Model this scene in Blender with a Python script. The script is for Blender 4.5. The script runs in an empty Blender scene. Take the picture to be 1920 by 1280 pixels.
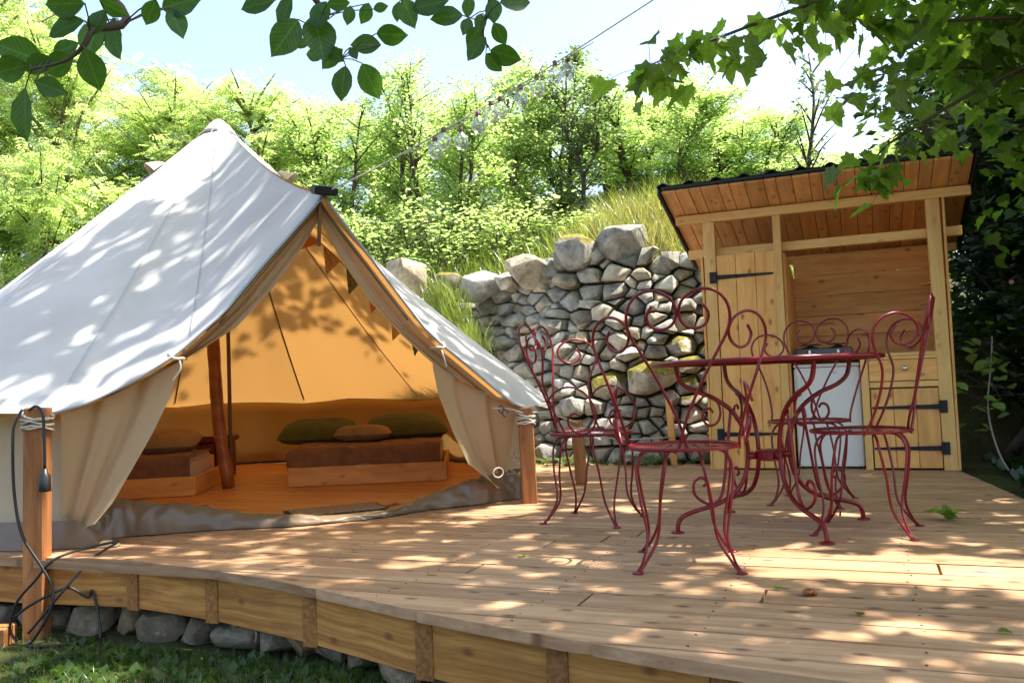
import bpy, bmesh, math, random
import numpy as np
from mathutils import Vector, Matrix, noise as mn

sc = bpy.context.scene
COL = sc.collection
rnd = random.Random(11)
nr = np.random.RandomState(7)
R_ = math.radians
# ---------------------------------------------------------------- camera, sky, sun, exposure
PSI = R_(22.4); PITCH = math.atan(81/1600.); ROLL = R_(2.2); CAMZ = .69
f_ = Vector((-math.sin(PSI)*math.cos(PITCH), math.cos(PSI)*math.cos(PITCH), math.sin(PITCH)))
r0 = Vector((math.cos(PSI), math.sin(PSI), 0)); u0 = r0.cross(f_)
cr_ = r0*math.cos(ROLL)-u0*math.sin(ROLL); cu_ = u0*math.cos(ROLL)+r0*math.sin(ROLL)
cam_d = bpy.data.cameras.new('camera'); cam = bpy.data.objects.new('camera', cam_d); COL.objects.link(cam)
cam_d.sensor_width = 36; cam_d.lens = 30.0; cam_d.clip_start = .05; cam_d.clip_end = 2000
M = Matrix((cr_, cu_, -f_)).transposed().to_4x4(); M.translation = (0, 0, CAMZ); cam.matrix_world = M
sc.camera = cam

SUN_EL, SUN_AZ = R_(64), R_(24)
w = bpy.data.worlds.new('World'); sc.world = w; w.use_nodes = True
nt = w.node_tree; bg = nt.nodes['Background']
sky = nt.nodes.new('ShaderNodeTexSky'); sky.sky_type = 'NISHITA'; sky.sun_disc = False
sky.sun_elevation = SUN_EL; sky.sun_rotation = R_(90)-SUN_AZ
sky.air_density = 1.0; sky.dust_density = 3.5; sky.ozone_density = 1.0
nt.links.new(sky.outputs[0], bg.inputs[0]); bg.inputs[1].default_value = .15
S = Vector((math.cos(SUN_EL)*math.cos(SUN_AZ), math.cos(SUN_EL)*math.sin(SUN_AZ), math.sin(SUN_EL)))
sun_d = bpy.data.lights.new('sun', 'SUN'); sun_d.energy = 5.0; sun_d.angle = R_(.53); sun_d.color = (1, .95, .86)
sun = bpy.data.objects.new('sun', sun_d); COL.objects.link(sun)
sun.rotation_euler = S.to_track_quat('Z', 'Y').to_euler(); sun.location = S*30
sc.view_settings.view_transform = 'Standard'; sc.view_settings.look = 'None'
sc.view_settings.gamma = 1; sc.view_settings.use_curve_mapping = False
sc.view_settings.exposure = 1.65
sc.render.engine = 'CYCLES'
cy = sc.cycles
cy.use_denoising = True; cy.max_bounces = 8; cy.diffuse_bounces = 5; cy.glossy_bounces = 3
cy.transmission_bounces = 6; cy.transparent_max_bounces = 8; cy.use_adaptive_sampling = True; cy.adaptive_threshold = .02
cy.sample_clamp_indirect = 6; cy.caustics_reflective = False; cy.caustics_refractive = False

# ---------------------------------------------------------------- materials
MAT = {}
def newmat(name):
    m = bpy.data.materials.new(name); m.use_nodes = True; MAT[name] = m
    t = m.node_tree; t.nodes.clear()
    out = t.nodes.new('ShaderNodeOutputMaterial')
    def N(typ, **kw):
        n = t.nodes.new(typ)
        for k, v in kw.items():
            if k.startswith('i_'):
                key = k[2:]; n.inputs[int(key) if key.isdigit() else key.replace('_', ' ')].default_value = v
            else: setattr(n, k, v)
        return n
    return m, t, out, N, t.links.new
def ramp(N, stops):
    r = N('ShaderNodeValToRGB'); e = r.color_ramp.elements
    while len(e) < len(stops): e.new(.5)
    for i, (p, c) in enumerate(stops): e[i].position = p; e[i].color = (*c, 1)
    return r
def simple(name, col, rough=.6, metal=0, spec=.5, coat=0, noise=0, nscale=20, bump=0, bscale=60):
    m, t, out, N, L = newmat(name)
    b = N('ShaderNodeBsdfPrincipled'); b.inputs['Base Color'].default_value = (*col, 1)
    b.inputs['Roughness'].default_value = rough; b.inputs['Metallic'].default_value = metal
    b.inputs['Specular IOR Level'].default_value = spec; b.inputs['Coat Weight'].default_value = coat
    tc = N('ShaderNodeTexCoord')
    if noise:
        n = N('ShaderNodeTexNoise', i_Scale=nscale, i_Detail=5.); L(tc.outputs['Object'], n.inputs['Vector'])
        lo = tuple(c*(1-noise) for c in col); hi = tuple(min(1, c*(1+noise)) for c in col)
        r = ramp(N, [(.3, lo), (.7, hi)]); L(n.outputs[0], r.inputs[0]); L(r.outputs[0], b.inputs['Base Color'])
    if bump:
        n2 = N('ShaderNodeTexNoise', i_Scale=bscale, i_Detail=4.); L(tc.outputs['Object'], n2.inputs['Vector'])
        bp = N('ShaderNodeBump', i_Strength=bump, i_Distance=.01); L(n2.outputs[0], bp.inputs['Height']); L(bp.outputs[0], b.inputs['Normal'])
    L(b.outputs[0], out.inputs[0]); return m
def wood(name, light, dark, knot, rough=.6, vary=.35, grain=26, knots=1.0, stain=None):
    """boards: grain runs along local X; every board differs by its object random"""
    m, t, out, N, L = newmat(name)
    tc = N('ShaderNodeTexCoord'); oi = N('ShaderNodeObjectInfo')
    off = N('ShaderNodeVectorMath', operation='SCALE'); off.inputs[0].default_value = (37, 91, 53); L(oi.outputs['Random'], off.inputs['Scale'])
    add = N('ShaderNodeVectorMath', operation='ADD'); L(tc.outputs['Object'], add.inputs[0]); L(off.outputs[0], add.inputs[1])
    mp = N('ShaderNodeMapping'); mp.inputs['Scale'].default_value = (1.3, grain, grain); L(add.outputs[0], mp.inputs[0])
    warp = N('ShaderNodeTexNoise', i_Scale=2.2, i_Detail=2.); L(add.outputs[0], warp.inputs['Vector'])
    ws = N('ShaderNodeVectorMath', operation='SCALE', i_Scale=2.0); L(warp.outputs['Color'], ws.inputs[0])
    ad2 = N('ShaderNodeVectorMath', operation='ADD'); L(mp.outputs[0], ad2.inputs[0]); L(ws.outputs[0], ad2.inputs[1])
    n1 = N('ShaderNodeTexNoise', i_Scale=1.0, i_Detail=6., i_Roughness=.62); L(ad2.outputs[0], n1.inputs['Vector'])
    r1 = ramp(N, [(.36, dark), (.5, tuple((a+b)/2 for a, b in zip(light, dark))), (.62, light)]); L(n1.outputs[0], r1.inputs[0])
    # knots
    mk = N('ShaderNodeMapping'); mk.inputs['Scale'].default_value = (3.2, 6.0, 0); L(add.outputs[0], mk.inputs[0])
    v = N('ShaderNodeTexVoronoi', i_Scale=1.0, voronoi_dimensions='2D'); L(mk.outputs[0], v.inputs['Vector'])
    kr = N('ShaderNodeMapRange'); kr.inputs[1].default_value = .03; kr.inputs[2].default_value = .105; kr.inputs[3].default_value = .85*knots; kr.inputs[4].default_value = 0
    L(v.outputs['Distance'], kr.inputs[0])
    mixk = N('ShaderNodeMix', data_type='RGBA'); L(kr.outputs[0], mixk.inputs[0]); L(r1.outputs[0], mixk.inputs[6]); mixk.inputs[7].default_value = (*knot, 1)
    # board to board tint
    hv = N('ShaderNodeHueSaturation'); vr = N('ShaderNodeMapRange'); vr.inputs[3].default_value = 1-vary; vr.inputs[4].default_value = 1+vary*.6
    L(oi.outputs['Random'], vr.inputs[0]); L(vr.outputs[0], hv.inputs['Value']); L(mixk.outputs[2], hv.inputs['Color'])
    col = hv.outputs[0]
    # blotches
    n3 = N('ShaderNodeTexNoise', i_Scale=5.0, i_Detail=4., i_Roughness=.65); L(add.outputs[0], n3.inputs['Vector'])
    mr = N('ShaderNodeMapRange'); mr.inputs[1].default_value = .5; mr.inputs[2].default_value = .75; mr.inputs[3].default_value = 0; mr.inputs[4].default_value = .5
    L(n3.outputs[0], mr.inputs[0])
    mb = N('ShaderNodeMix', data_type='RGBA'); L(mr.outputs[0], mb.inputs[0]); L(col, mb.inputs[6]); mb.inputs[7].default_value = (*(stain or dark), 1)
    b = N('ShaderNodeBsdfPrincipled', i_Roughness=rough); L(mb.outputs[2], b.inputs['Base Color']); b.inputs['Specular IOR Level'].default_value = .3
    bp = N('ShaderNodeBump', i_Strength=.35, i_Distance=.004); L(n1.outputs[0], bp.inputs['Height']); L(bp.outputs[0], b.inputs['Normal'])
    L(b.outputs[0], out.inputs[0]); return m
def leafmat(name, c1, c2, trans, tw=.5, gloss=.06, vein=0):
    m, t, out, N, L = newmat(name)
    g = N('ShaderNodeNewGeometry'); oi = N('ShaderNodeObjectInfo')
    ad = N('ShaderNodeMath', operation='ADD'); L(g.outputs['Random Per Island'], ad.inputs[0]); L(oi.outputs['Random'], ad.inputs[1])
    fr = N('ShaderNodeMath', operation='FRACT'); L(ad.outputs[0], fr.inputs[0])
    r = ramp(N, [(0, c1), (1, c2)]); L(fr.outputs[0], r.inputs[0])
    d = N('ShaderNodeBsdfDiffuse'); L(r.outputs[0], d.inputs[0])
    tr = N('ShaderNodeBsdfTranslucent'); r2 = ramp(N, [(0, tuple(c*.7 for c in trans)), (1, trans)]); L(fr.outputs[0], r2.inputs[0]); L(r2.outputs[0], tr.inputs[0])
    if vein:     # midrib and side veins drawn in leaf space, blotches
        tc = N('ShaderNodeTexCoord'); sp = N('ShaderNodeSeparateXYZ'); L(tc.outputs['Object'], sp.inputs[0])
        ax = N('ShaderNodeMath', operation='ABSOLUTE'); L(sp.outputs[0], ax.inputs[0])
        k = N('ShaderNodeMath', operation='MULTIPLY_ADD'); L(ax.outputs[0], k.inputs[0]); k.inputs[1].default_value = -.9; L(sp.outputs[1], k.inputs[2])
        k9 = N('ShaderNodeMath', operation='MULTIPLY'); L(k.outputs[0], k9.inputs[0]); k9.inputs[1].default_value = 9
        fr2 = N('ShaderNodeMath', operation='PINGPONG'); L(k9.outputs[0], fr2.inputs[0]); fr2.inputs[1].default_value = .5
        mr = N('ShaderNodeMapRange'); mr.inputs[1].default_value = .0; mr.inputs[2].default_value = .12; mr.inputs[3].default_value = 1; mr.inputs[4].default_value = 0; L(fr2.outputs[0], mr.inputs[0])
        mr2 = N('ShaderNodeMapRange'); mr2.inputs[1].default_value = .008; mr2.inputs[2].default_value = .022; mr2.inputs[3].default_value = 1; mr2.inputs[4].default_value = 0; L(ax.outputs[0], mr2.inputs[0])
        mxv = N('ShaderNodeMath', operation='MAXIMUM'); L(mr.outputs[0], mxv.inputs[0]); L(mr2.outputs[0], mxv.inputs[1])
        nz = N('ShaderNodeTexNoise', i_Scale=5., i_Detail=4.); L(tc.outputs['Object'], nz.inputs['Vector'])
        vv = N('ShaderNodeMath', operation='MULTIPLY_ADD'); L(mxv.outputs[0], vv.inputs[0]); vv.inputs[1].default_value = vein; L(nz.outputs[0], vv.inputs[2])
        v2 = N('ShaderNodeMath', operation='ADD'); L(vv.outputs[0], v2.inputs[0]); v2.inputs[1].default_value = .5
        for src, dst in ((r, d), (r2, tr)):
            hs = N('ShaderNodeHueSaturation'); L(src.outputs[0], hs.inputs['Color']); L(v2.outputs[0], hs.inputs['Value']); L(hs.outputs[0], dst.inputs[0])
    mx = N('ShaderNodeMixShader', i_0=tw); L(d.outputs[0], mx.inputs[1]); L(tr.outputs[0], mx.inputs[2])
    gl = N('ShaderNodeBsdfGlossy', i_Roughness=.35); gl.inputs[0].default_value = (1, 1, 1, 1)
    m2 = N('ShaderNodeMixShader', i_0=gloss); L(mx.outputs[0], m2.inputs[1]); L(gl.outputs[0], m2.inputs[2])
    L(m2.outputs[0], out.inputs[0]); return m
def canvas(name, refl, trans, tw, wr=.25, inner=None):
    m, t, out, N, L = newmat(name)
    tc = N('ShaderNodeTexCoord'); gm = N('ShaderNodeNewGeometry')
    n = N('ShaderNodeTexNoise', i_Scale=2.2, i_Detail=5.); L(tc.outputs['Object'], n.inputs['Vector'])
    r = ramp(N, [(.3, tuple(c*.84 for c in refl)), (.62, refl)]); L(n.outputs[0], r.inputs[0])
    n2 = N('ShaderNodeTexNoise', i_Scale=9., i_Detail=3.); L(tc.outputs['Object'], n2.inputs['Vector'])
    n3 = N('ShaderNodeTexNoise', i_Scale=420., i_Detail=1.); L(tc.outputs['Object'], n3.inputs['Vector'])
    a = N('ShaderNodeMath', operation='MULTIPLY_ADD'); L(n3.outputs[0], a.inputs[0]); a.inputs[1].default_value = .05; L(n2.outputs[0], a.inputs[2])
    bp = N('ShaderNodeBump', i_Strength=wr, i_Distance=.02); L(a.outputs[0], bp.inputs['Height'])
    d = N('ShaderNodeBsdfDiffuse'); L(bp.outputs[0], d.inputs['Normal'])
    mi = N('ShaderNodeMix', data_type='RGBA'); L(gm.outputs['Backfacing'], mi.inputs[0]); L(r.outputs[0], mi.inputs[6]); mi.inputs[7].default_value = (*(inner or refl), 1); L(mi.outputs[2], d.inputs[0])   # inner side tinted tan: paints in warm light bounced off the floor
    tr = N('ShaderNodeBsdfTranslucent'); tr.inputs[0].default_value = (*trans, 1)
    mx = N('ShaderNodeMixShader', i_0=tw); L(d.outputs[0], mx.inputs[1]); L(tr.outputs[0], mx.inputs[2])
    L(mx.outputs[0], out.inputs[0]); return m
def stone(name, moss=0., mul=(1, 1, 1)):
    m, t, out, N, L = newmat(name)
    tc = N('ShaderNodeTexCoord'); oi = N('ShaderNodeObjectInfo'); g = N('ShaderNodeNewGeometry')
    n = N('ShaderNodeTexNoise', i_Scale=7., i_Detail=8., i_Roughness=.7); L(g.outputs['Position'], n.inputs['Vector'])
    r = ramp(N, [(.28, (.085, .08, .07)), (.46, (.25, .235, .21)), (.62, (.40, .375, .335)), (.78, (.56, .54, .50))]); L(n.outputs[0], r.inputs[0])
    hv = N('ShaderNodeHueSaturation'); vr = N('ShaderNodeMapRange'); vr.inputs[3].default_value = .8; vr.inputs[4].default_value = 1.4
    L(oi.outputs['Random'], vr.inputs[0]); L(vr.outputs[0], hv.inputs['Value']); L(r.outputs[0], hv.inputs['Color'])
    wn = N('ShaderNodeTexWhiteNoise', noise_dimensions='1D'); L(oi.outputs['Random'], wn.inputs['W'])
    tint = N('ShaderNodeMix', data_type='RGBA', blend_type='MULTIPLY'); tint.inputs[0].default_value = 1
    tr = ramp(N, [(p_, tuple(a_*b_ for a_, b_ in zip(c_, mul))) for p_, c_ in [(0, (.97, .98, 1.02)), (.5, (1, 1, .97)), (1, (1.16, 1.0, .80))]]); L(wn.outputs[0], tr.inputs[0])
    L(hv.outputs[0], tint.inputs[6]); L(tr.outputs[0], tint.inputs[7])
    nl = N('ShaderNodeTexNoise', i_Scale=24., i_Detail=5., i_Roughness=.7); L(g.outputs['Position'], nl.inputs['Vector'])
    lr = N('ShaderNodeMapRange'); lr.inputs[1].default_value = .58; lr.inputs[2].default_value = .66; lr.inputs[3].default_value = 0; lr.inputs[4].default_value = .55
    L(nl.outputs[0], lr.inputs[0])
    ml = N('ShaderNodeMix', data_type='RGBA'); L(lr.outputs[0], ml.inputs[0]); L(tint.outputs[2], ml.inputs[6]); ml.inputs[7].default_value = (.40, .40, .36, 1)
    col = ml.outputs[2]
    if moss:
        sp = N('ShaderNodeSeparateXYZ'); L(g.outputs['Normal'], sp.inputs[0])
        nm = N('ShaderNodeTexNoise', i_Scale=9., i_Detail=6., i_Roughness=.7); L(g.outputs['Position'], nm.inputs['Vector'])
        s = N('ShaderNodeMath', operation='MULTIPLY_ADD'); L(sp.outputs[2], s.inputs[0]); s.inputs[1].default_value = .42; L(nm.outputs[0], s.inputs[2])
        q = N('ShaderNodeMapRange'); q.inputs[1].default_value = .62; q.inputs[2].default_value = .72; L(s.outputs[0], q.inputs[0])
        mm = N('ShaderNodeMix', data_type='RGBA'); L(q.outputs[0], mm.inputs[0]); L(col, mm.inputs[6])
        mr = ramp(N, [(.35, (.09, .085, .015)), (.65, (.26, .21, .035))]); L(nl.outputs[0], mr.inputs[0]); L(mr.outputs[0], mm.inputs[7]); col = mm.outputs[2]
    b = N('ShaderNodeBsdfPrincipled', i_Roughness=.88); L(col, b.inputs['Base Color']); b.inputs['Specular IOR Level'].default_value = .25
    n5 = N('ShaderNodeTexNoise', i_Scale=38., i_Detail=6., i_Roughness=.65); L(g.outputs['Position'], n5.inputs['Vector'])
    ah = N('ShaderNodeMath', operation='MULTIPLY_ADD'); L(n5.outputs[0], ah.inputs[0]); ah.inputs[1].default_value = .5; L(n.outputs[0], ah.inputs[2])
    bp = N('ShaderNodeBump', i_Strength=.75, i_Distance=.025); L(ah.outputs[0], bp.inputs['Height']); L(bp.outputs[0], b.inputs['Normal'])
    L(b.outputs[0], out.inputs[0]); return m

wood('deck_wood', (.55, .335, .19), (.36, .195, .10), (.10, .04, .02), .58, .24, 24, .95, (.33, .14, .06))
wood('fascia_wood', (.60, .29, .075), (.32, .125, .03), (.12, .05, .02), .6, .2, 34, .8, (.33, .14, .045))
wood('joist_wood', (.38, .17, .05), (.22, .09, .025), (.1, .04, .02), .7, .2, 60, 0)
wood('pine', (.84, .45, .15), (.68, .315, .085), (.20, .07, .02), .5, .13, 20, .9, (.58, .29, .085))
wood('pine_pale', (.84, .51, .185), (.70, .38, .12), (.3, .14, .05), .5, .1, 18, .5, (.64, .39, .13))
wood('roof_pine', (.84, .45, .19), (.66, .31, .11), (.2, .07, .025), .55, .18, 18, .7, (.5, .24, .09))
wood('post_wood', (.42, .18, .065), (.26, .095, .032), (.16, .06, .025), .55, .12, 24, .6)
wood('log_wood', (.42, .14, .04), (.26, .075, .02), (.14, .04, .015), .4, .1, 14, .6)
wood('floor_wood', (.62, .27, .075), (.48, .185, .045), (.2, .08, .03), .5, .14, 20, .4)
wood('bed_wood', (.74, .36, .10), (.58, .25, .06), (.22, .08, .03), .5, .1, 14, .5)
simple('red_paint', (.18, .005, .011), .28, .0, .4, .0, .3, 30, .08, 90)
simple('black_iron', (.012, .012, .013), .55, .3)
simple('roof_sheet', (.012, .012, .015), .5, 0, .4)
simple('fridge_white', (.76, .75, .71), .35, noise=.02, nscale=3)
simple('fridge_grey', (.35, .36, .37), .4)
simple('steel_knob', (.6, .58, .54), .3, 1)
simple('dark_metal', (.10, .10, .105), .4, .6)
simple('rope_white', (.62, .56, .46), .9, bump=.6, bscale=300)
simple('cable_black', (.012, .012, .013), .4)
simple('blanket', (.20, .085, .035), .95, noise=.25, nscale=14, bump=.3, bscale=40)
simple('sheet_tan', (.55, .40, .27), .9)
simple('pillow_green', (.085, .082, .018), .95, noise=.2, nscale=8, bump=.3, bscale=30)
simple('pillow_tan', (.30, .17, .07), .95, noise=.2, nscale=8, bump=.3, bscale=30)
simple('chest_red', (.12, .008, .006), .5)
simple('groundsheet', (.17, .115, .07), .27, 0, .5, noise=.2, nscale=6, bump=.35, bscale=9)
simple('door_mat', (.33, .20, .10), 1, noise=.55, nscale=60, bump=1, bscale=160)
simple('mat_edge', (.02, .018, .016), .8)
simple('seam_brown', (.20, .12, .06), .9)
simple('seam_pale', (.36, .37, .39), .9)
simple('vent_tan', (.48, .37, .25), .9)
simple('flag_orange', (.62, .18, .035), .9)
simple('flag_red', (.42, .085, .03), .9)
simple('flag_green', (.09, .085, .025), .9, noise=.8, nscale=80)
simple('flag_print', (.42, .20, .06), .9, noise=.6, nscale=120)
simple('ink', (.05, .04, .04), .9)
simple('bulb_cap', (.16, .085, .05), .5)
simple('bark', (.085, .065, .05), .9, noise=.5, nscale=12, bump=.6, bscale=30)
simple('bark_pale', (.20, .165, .125), .9, noise=.4, nscale=14, bump=.4, bscale=30)
simple('twig', (.07, .05, .03), .8)
simple('stem_pale', (.35, .30, .26), .7)
simple('petal_pink', (.75, .25, .33), .7)
simple('petal_red', (.55, .03, .05), .7)
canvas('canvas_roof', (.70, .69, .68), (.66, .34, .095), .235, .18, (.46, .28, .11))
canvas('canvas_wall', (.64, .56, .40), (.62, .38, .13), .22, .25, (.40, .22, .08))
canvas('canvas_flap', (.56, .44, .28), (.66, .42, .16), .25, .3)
stone('stone'); stone('stone_moss', 1.0); stone('stone_shaded', 0, (.62, .55, .44))  # last one: footing stones, shade under the deck edge put into the colour
leafmat('leaf_plum', (.022, .06, .008), (.04, .09, .012), (.11, .26, .02), .6, .018, .7)
leafmat('leaf_maple', (.035, .085, .012), (.07, .145, .02), (.36, .56, .05), .58, .025)
leafmat('leaf_maple_near', (.035, .085, .012), (.07, .145, .02), (.36, .56, .05), .58, .025, .45)
leafmat('leaf_bright', (.10, .175, .045), (.20, .275, .085), (.64, .84, .25), .70, .03)
leafmat('leaf_ash', (.12, .19, .05), (.23, .29, .09), (.66, .85, .24), .66, .04)
leafmat('leaf_dark', (.06, .10, .035), (.10, .15, .05), (.26, .38, .09), .5, .05)
leafmat('leaf_hedge', (.014, .034, .010), (.03, .06, .016), (.05, .11, .02), .35, .04)
leafmat('leaf_sapling', (.16, .26, .05), (.24, .36, .08), (.40, .55, .1), .4, .06)
leafmat('grass_lawn', (.05, .09, .016), (.11, .15, .03), (.14, .24, .03), .4, .05)
leafmat('grass_dry', (.16, .15, .04), (.28, .22, .07), (.40, .38, .08), .45, .04)
leafmat('grass_tall', (.08, .13, .022), (.15, .18, .04), (.32, .42, .05), .5, .05)
leafmat('weed', (.03, .07, .012), (.065, .115, .02), (.10, .20, .025), .4, .02)
leafmat('fern_leaf', (.06, .13, .02), (.11, .19, .03), (.22, .38, .04), .45, .05)
leafmat('litter', (.13, .075, .035), (.24, .15, .07), (.1, .06, .02), .15, .03)
def bulbglass():
    m, t, out, N, L = newmat('bulb_glass')
    tr = N('ShaderNodeBsdfTransparent'); tr.inputs[0].default_value = (.94, .95, .96, 1)
    gl = N('ShaderNodeBsdfGlossy', i_Roughness=.3)
    lw = N('ShaderNodeLayerWeight', i_Blend=.35); mx = N('ShaderNodeMixShader'); mr = N('ShaderNodeMapRange'); mr.inputs[3].default_value = .22; mr.inputs[4].default_value = .85; L(lw.outputs['Facing'], mr.inputs[0])
    L(mr.outputs[0], mx.inputs[0]); L(tr.outputs[0], mx.inputs[1]); L(gl.outputs[0], mx.inputs[2]); L(mx.outputs[0], out.inputs[0])
bulbglass()
def groundmat():
    m, t, out, N, L = newmat('soil')
    g = N('ShaderNodeNewGeometry')
    n = N('ShaderNodeTexNoise', i_Scale=1.6, i_Detail=8., i_Roughness=.7); L(g.outputs['Position'], n.inputs['Vector'])
    r = ramp(N, [(.35, (.035, .026, .016)), (.5, (.055, .055, .02)), (.65, (.075, .085, .025))]); L(n.outputs[0], r.inputs[0])
    b = N('ShaderNodeBsdfPrincipled', i_Roughness=.95); L(r.outputs[0], b.inputs['Base Color']); b.inputs['Specular IOR Level'].default_value = .15
    n2 = N('ShaderNodeTexNoise', i_Scale=30., i_Detail=6.); L(g.outputs['Position'], n2.inputs['Vector'])
    bp = N('ShaderNodeBump', i_Strength=.8, i_Distance=.04); L(n2.outputs[0], bp.inputs['Height']); L(bp.outputs[0], b.inputs['Normal'])
    L(b.outputs[0], out.inputs[0])
groundmat()

# ---------------------------------------------------------------- helpers
def obj(name, me, mat=None, parent=None):
    o = bpy.data.objects.new(name, me); COL.objects.link(o)
    if mat and me is not None and not me.materials: me.materials.append(MAT[mat])
    if parent is not None: o.parent = parent
    return o
def mesh(vs, fs, smooth=False):
    me = bpy.data.meshes.new('m'); me.from_pydata([tuple(v) for v in vs], [], [tuple(f) for f in fs]); me.update()
    if smooth: me.polygons.foreach_set('use_smooth', [True]*len(me.polygons))
    return me
def tag(o, label, cat, group=None):
    o['label'] = label; o['category'] = cat
    if group: o['group'] = group
    return o
def thing(name, label, cat, loc=(0, 0, 0), rz=0, group=None):
    o = bpy.data.objects.new(name, None); COL.objects.link(o); o.location = loc; o.rotation_euler = (0, 0, rz)
    o.empty_display_size = .1
    return tag(o, label, cat, group)
def cr(pts, k=6, closed=False):
    P = [Vector(p) for p in pts]; n = len(P); out = []
    for i in range(n if closed else n-1):
        p0 = P[(i-1) % n] if (closed or i > 0) else P[0]*2-P[1]
        p1, p2 = P[i], P[(i+1) % n]
        p3 = P[(i+2) % n] if (closed or i+2 < n) else P[-1]*2-P[-2]
        for j in range(k):
            t = j/k
            out.append(.5*((2*p1)+(p2-p0)*t+(2*p0-5*p1+4*p2-p3)*t*t+(3*p1-p0-3*p2+p3)*t**3))
    if not closed: out.append(P[-1])
    return out
class MB:
    def __init__(s): s.v = []; s.f = []
    def tube(s, pts, r, n=7, closed=False):
        P = [Vector(p) for p in pts]; m = len(P); b = len(s.v)
        rr = r if isinstance(r, (list, tuple)) else [r]*m
        up = None
        for i, p in enumerate(P):
            t = (P[(i+1) % m]-P[i-1]) if closed else (P[min(i+1, m-1)]-P[max(i-1, 0)])
            t = t.normalized() if t.length > 1e-9 else Vector((0, 0, 1))
            if up is None: up = t.orthogonal().normalized()
            up = (up-t*up.dot(t)); up = up.normalized() if up.length > 1e-6 else t.orthogonal().normalized()
            sd = t.cross(up)
            for k in range(n):
                a = 2*math.pi*k/n; s.v.append(p+(up*math.cos(a)+sd*math.sin(a))*rr[i])
        for i in range(m if closed else m-1):
            j = (i+1) % m
            for k in range(n):
                k2 = (k+1) % n; s.f.append((b+i*n+k, b+i*n+k2, b+j*n+k2, b+j*n+k))
        if not closed: s.f.append(tuple(b+k for k in reversed(range(n)))); s.f.append(tuple(b+(m-1)*n+k for k in range(n)))
        return s
    def box(s, c, d, rot=None):
        b = len(s.v)
        for x in (-.5, .5):
            for y in (-.5, .5):
                for z in (-.5, .5):
                    v = Vector((x*d[0], y*d[1], z*d[2])); v = rot @ v if rot else v
                    s.v.append(v+Vector(c))
        s.f += [tuple(b+i for i in q) for q in ((0, 1, 3, 2), (4, 6, 7, 5), (0, 4, 5, 1), (2, 3, 7, 6), (0, 2, 6, 4), (1, 5, 7, 3))]
        return s
    def lathe(s, prof, n=16, c=(0, 0, 0)):
        b = len(s.v); c = Vector(c)
        for r, z in prof:
            for k in range(n):
                a = 2*math.pi*k/n; s.v.append(c+Vector((r*math.cos(a), r*math.sin(a), z)))
        for i in range(len(prof)-1):
            for k in range(n):
                k2 = (k+1) % n; s.f.append((b+i*n+k, b+i*n+k2, b+(i+1)*n+k2, b+(i+1)*n+k))
        s.f.append(tuple(b+k for k in reversed(range(n)))); s.f.append(tuple(b+(len(prof)-1)*n+k for k in range(n)))
        return s
    def prism(s, poly, z0, z1):
        b = len(s.v); n = len(poly)
        for z in (z0, z1):
            for p in poly: s.v.append(Vector((p[0], p[1], z)))
        s.f.append(tuple(b+i for i in reversed(range(n)))); s.f.append(tuple(b+n+i for i in range(n)))
        for i in range(n): s.f.append((b+i, b+(i+1) % n, b+n+(i+1) % n, b+n+i))
        return s
    def grid(s, fn, nu, nv):
        b = len(s.v)
        for i in range(nu+1):
            for j in range(nv+1): s.v.append(Vector(fn(i/nu, j/nv)))
        for i in range(nu):
            for j in range(nv):
                a = b+i*(nv+1)+j; s.f.append((a, a+nv+1, a+nv+2, a+1))
        return s
    def build(s, name, mat, parent=None, smooth=False, bevel=0, seg=1, auto=False):
        me = mesh(s.v, s.f, smooth)
        if bevel:
            bm = bmesh.new(); bm.from_mesh(me)
            bmesh.ops.bevel(bm, geom=bm.edges[:], offset=bevel, segments=seg, affect='EDGES', clamp_overlap=True)
            bm.to_mesh(me); bm.free()
        return obj(name, me, mat, parent)
def board(name, a, b, wd, th, up, mat, parent=None, bevel=.003):
    """a plank from a to b (centre line): local X along it, local Z along up"""
    a, b, up = Vector(a), Vector(b), Vector(up); x = (b-a); l = x.length; x.normalize()
    z = (up-x*up.dot(x)).normalized(); y = z.cross(x)
    o = MB().box((0, 0, 0), (l, wd, th)).build(name, mat, parent, bevel=bevel)
    m = Matrix((x, y, z)).transposed().to_4x4(); m.translation = (a+b)/2
    o.matrix_local = m
    return o
def ribbon(pts, wv, th=.002):
    """flat strip along pts, wv = half width vector"""
    m = MB(); wv = Vector(wv)
    for p in pts: m.v += [Vector(p)-wv, Vector(p)+wv]
    for i in range(len(pts)-1): m.f.append((2*i, 2*i+1, 2*i+3, 2*i+2))
    return m
def inst(tv, tf, P, X, Y, Z, S_):
    """numpy: copies of template verts (k,3) at P with axes X,Y,Z, size S -> verts, faces"""
    tv = np.asarray(tv, float); k = len(tv); N = len(P)
    V = (P[:, None, :]+S_[:, None, None]*(tv[None, :, 0:1]*X[:, None, :]+tv[None, :, 1:2]*Y[:, None, :]+tv[None, :, 2:3]*Z[:, None, :])).reshape(-1, 3)
    return V, [np.asarray(f)[None, :]+(np.arange(N)*k)[:, None] for f in tf]
def npmesh(V, F):
    """V (n,3); F list of (m,k) index arrays"""
    me = bpy.data.meshes.new('m')
    loops = np.concatenate([f.reshape(-1) for f in F]); sizes = np.concatenate([np.full(len(f), f.shape[1]) for f in F])
    me.vertices.add(len(V)); me.vertices.foreach_set('co', np.asarray(V, np.float32).reshape(-1))
    me.loops.add(len(loops)); me.loops.foreach_set('vertex_index', loops.astype(np.int32))
    me.polygons.add(len(sizes)); me.polygons.foreach_set('loop_start', np.concatenate([[0], np.cumsum(sizes)[:-1]]).astype(np.int32))
    me.update(calc_edges=True); me.validate()
    return me
def unit(a): return a/np.maximum(np.linalg.norm(a, axis=1, keepdims=True), 1e-9)
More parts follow.
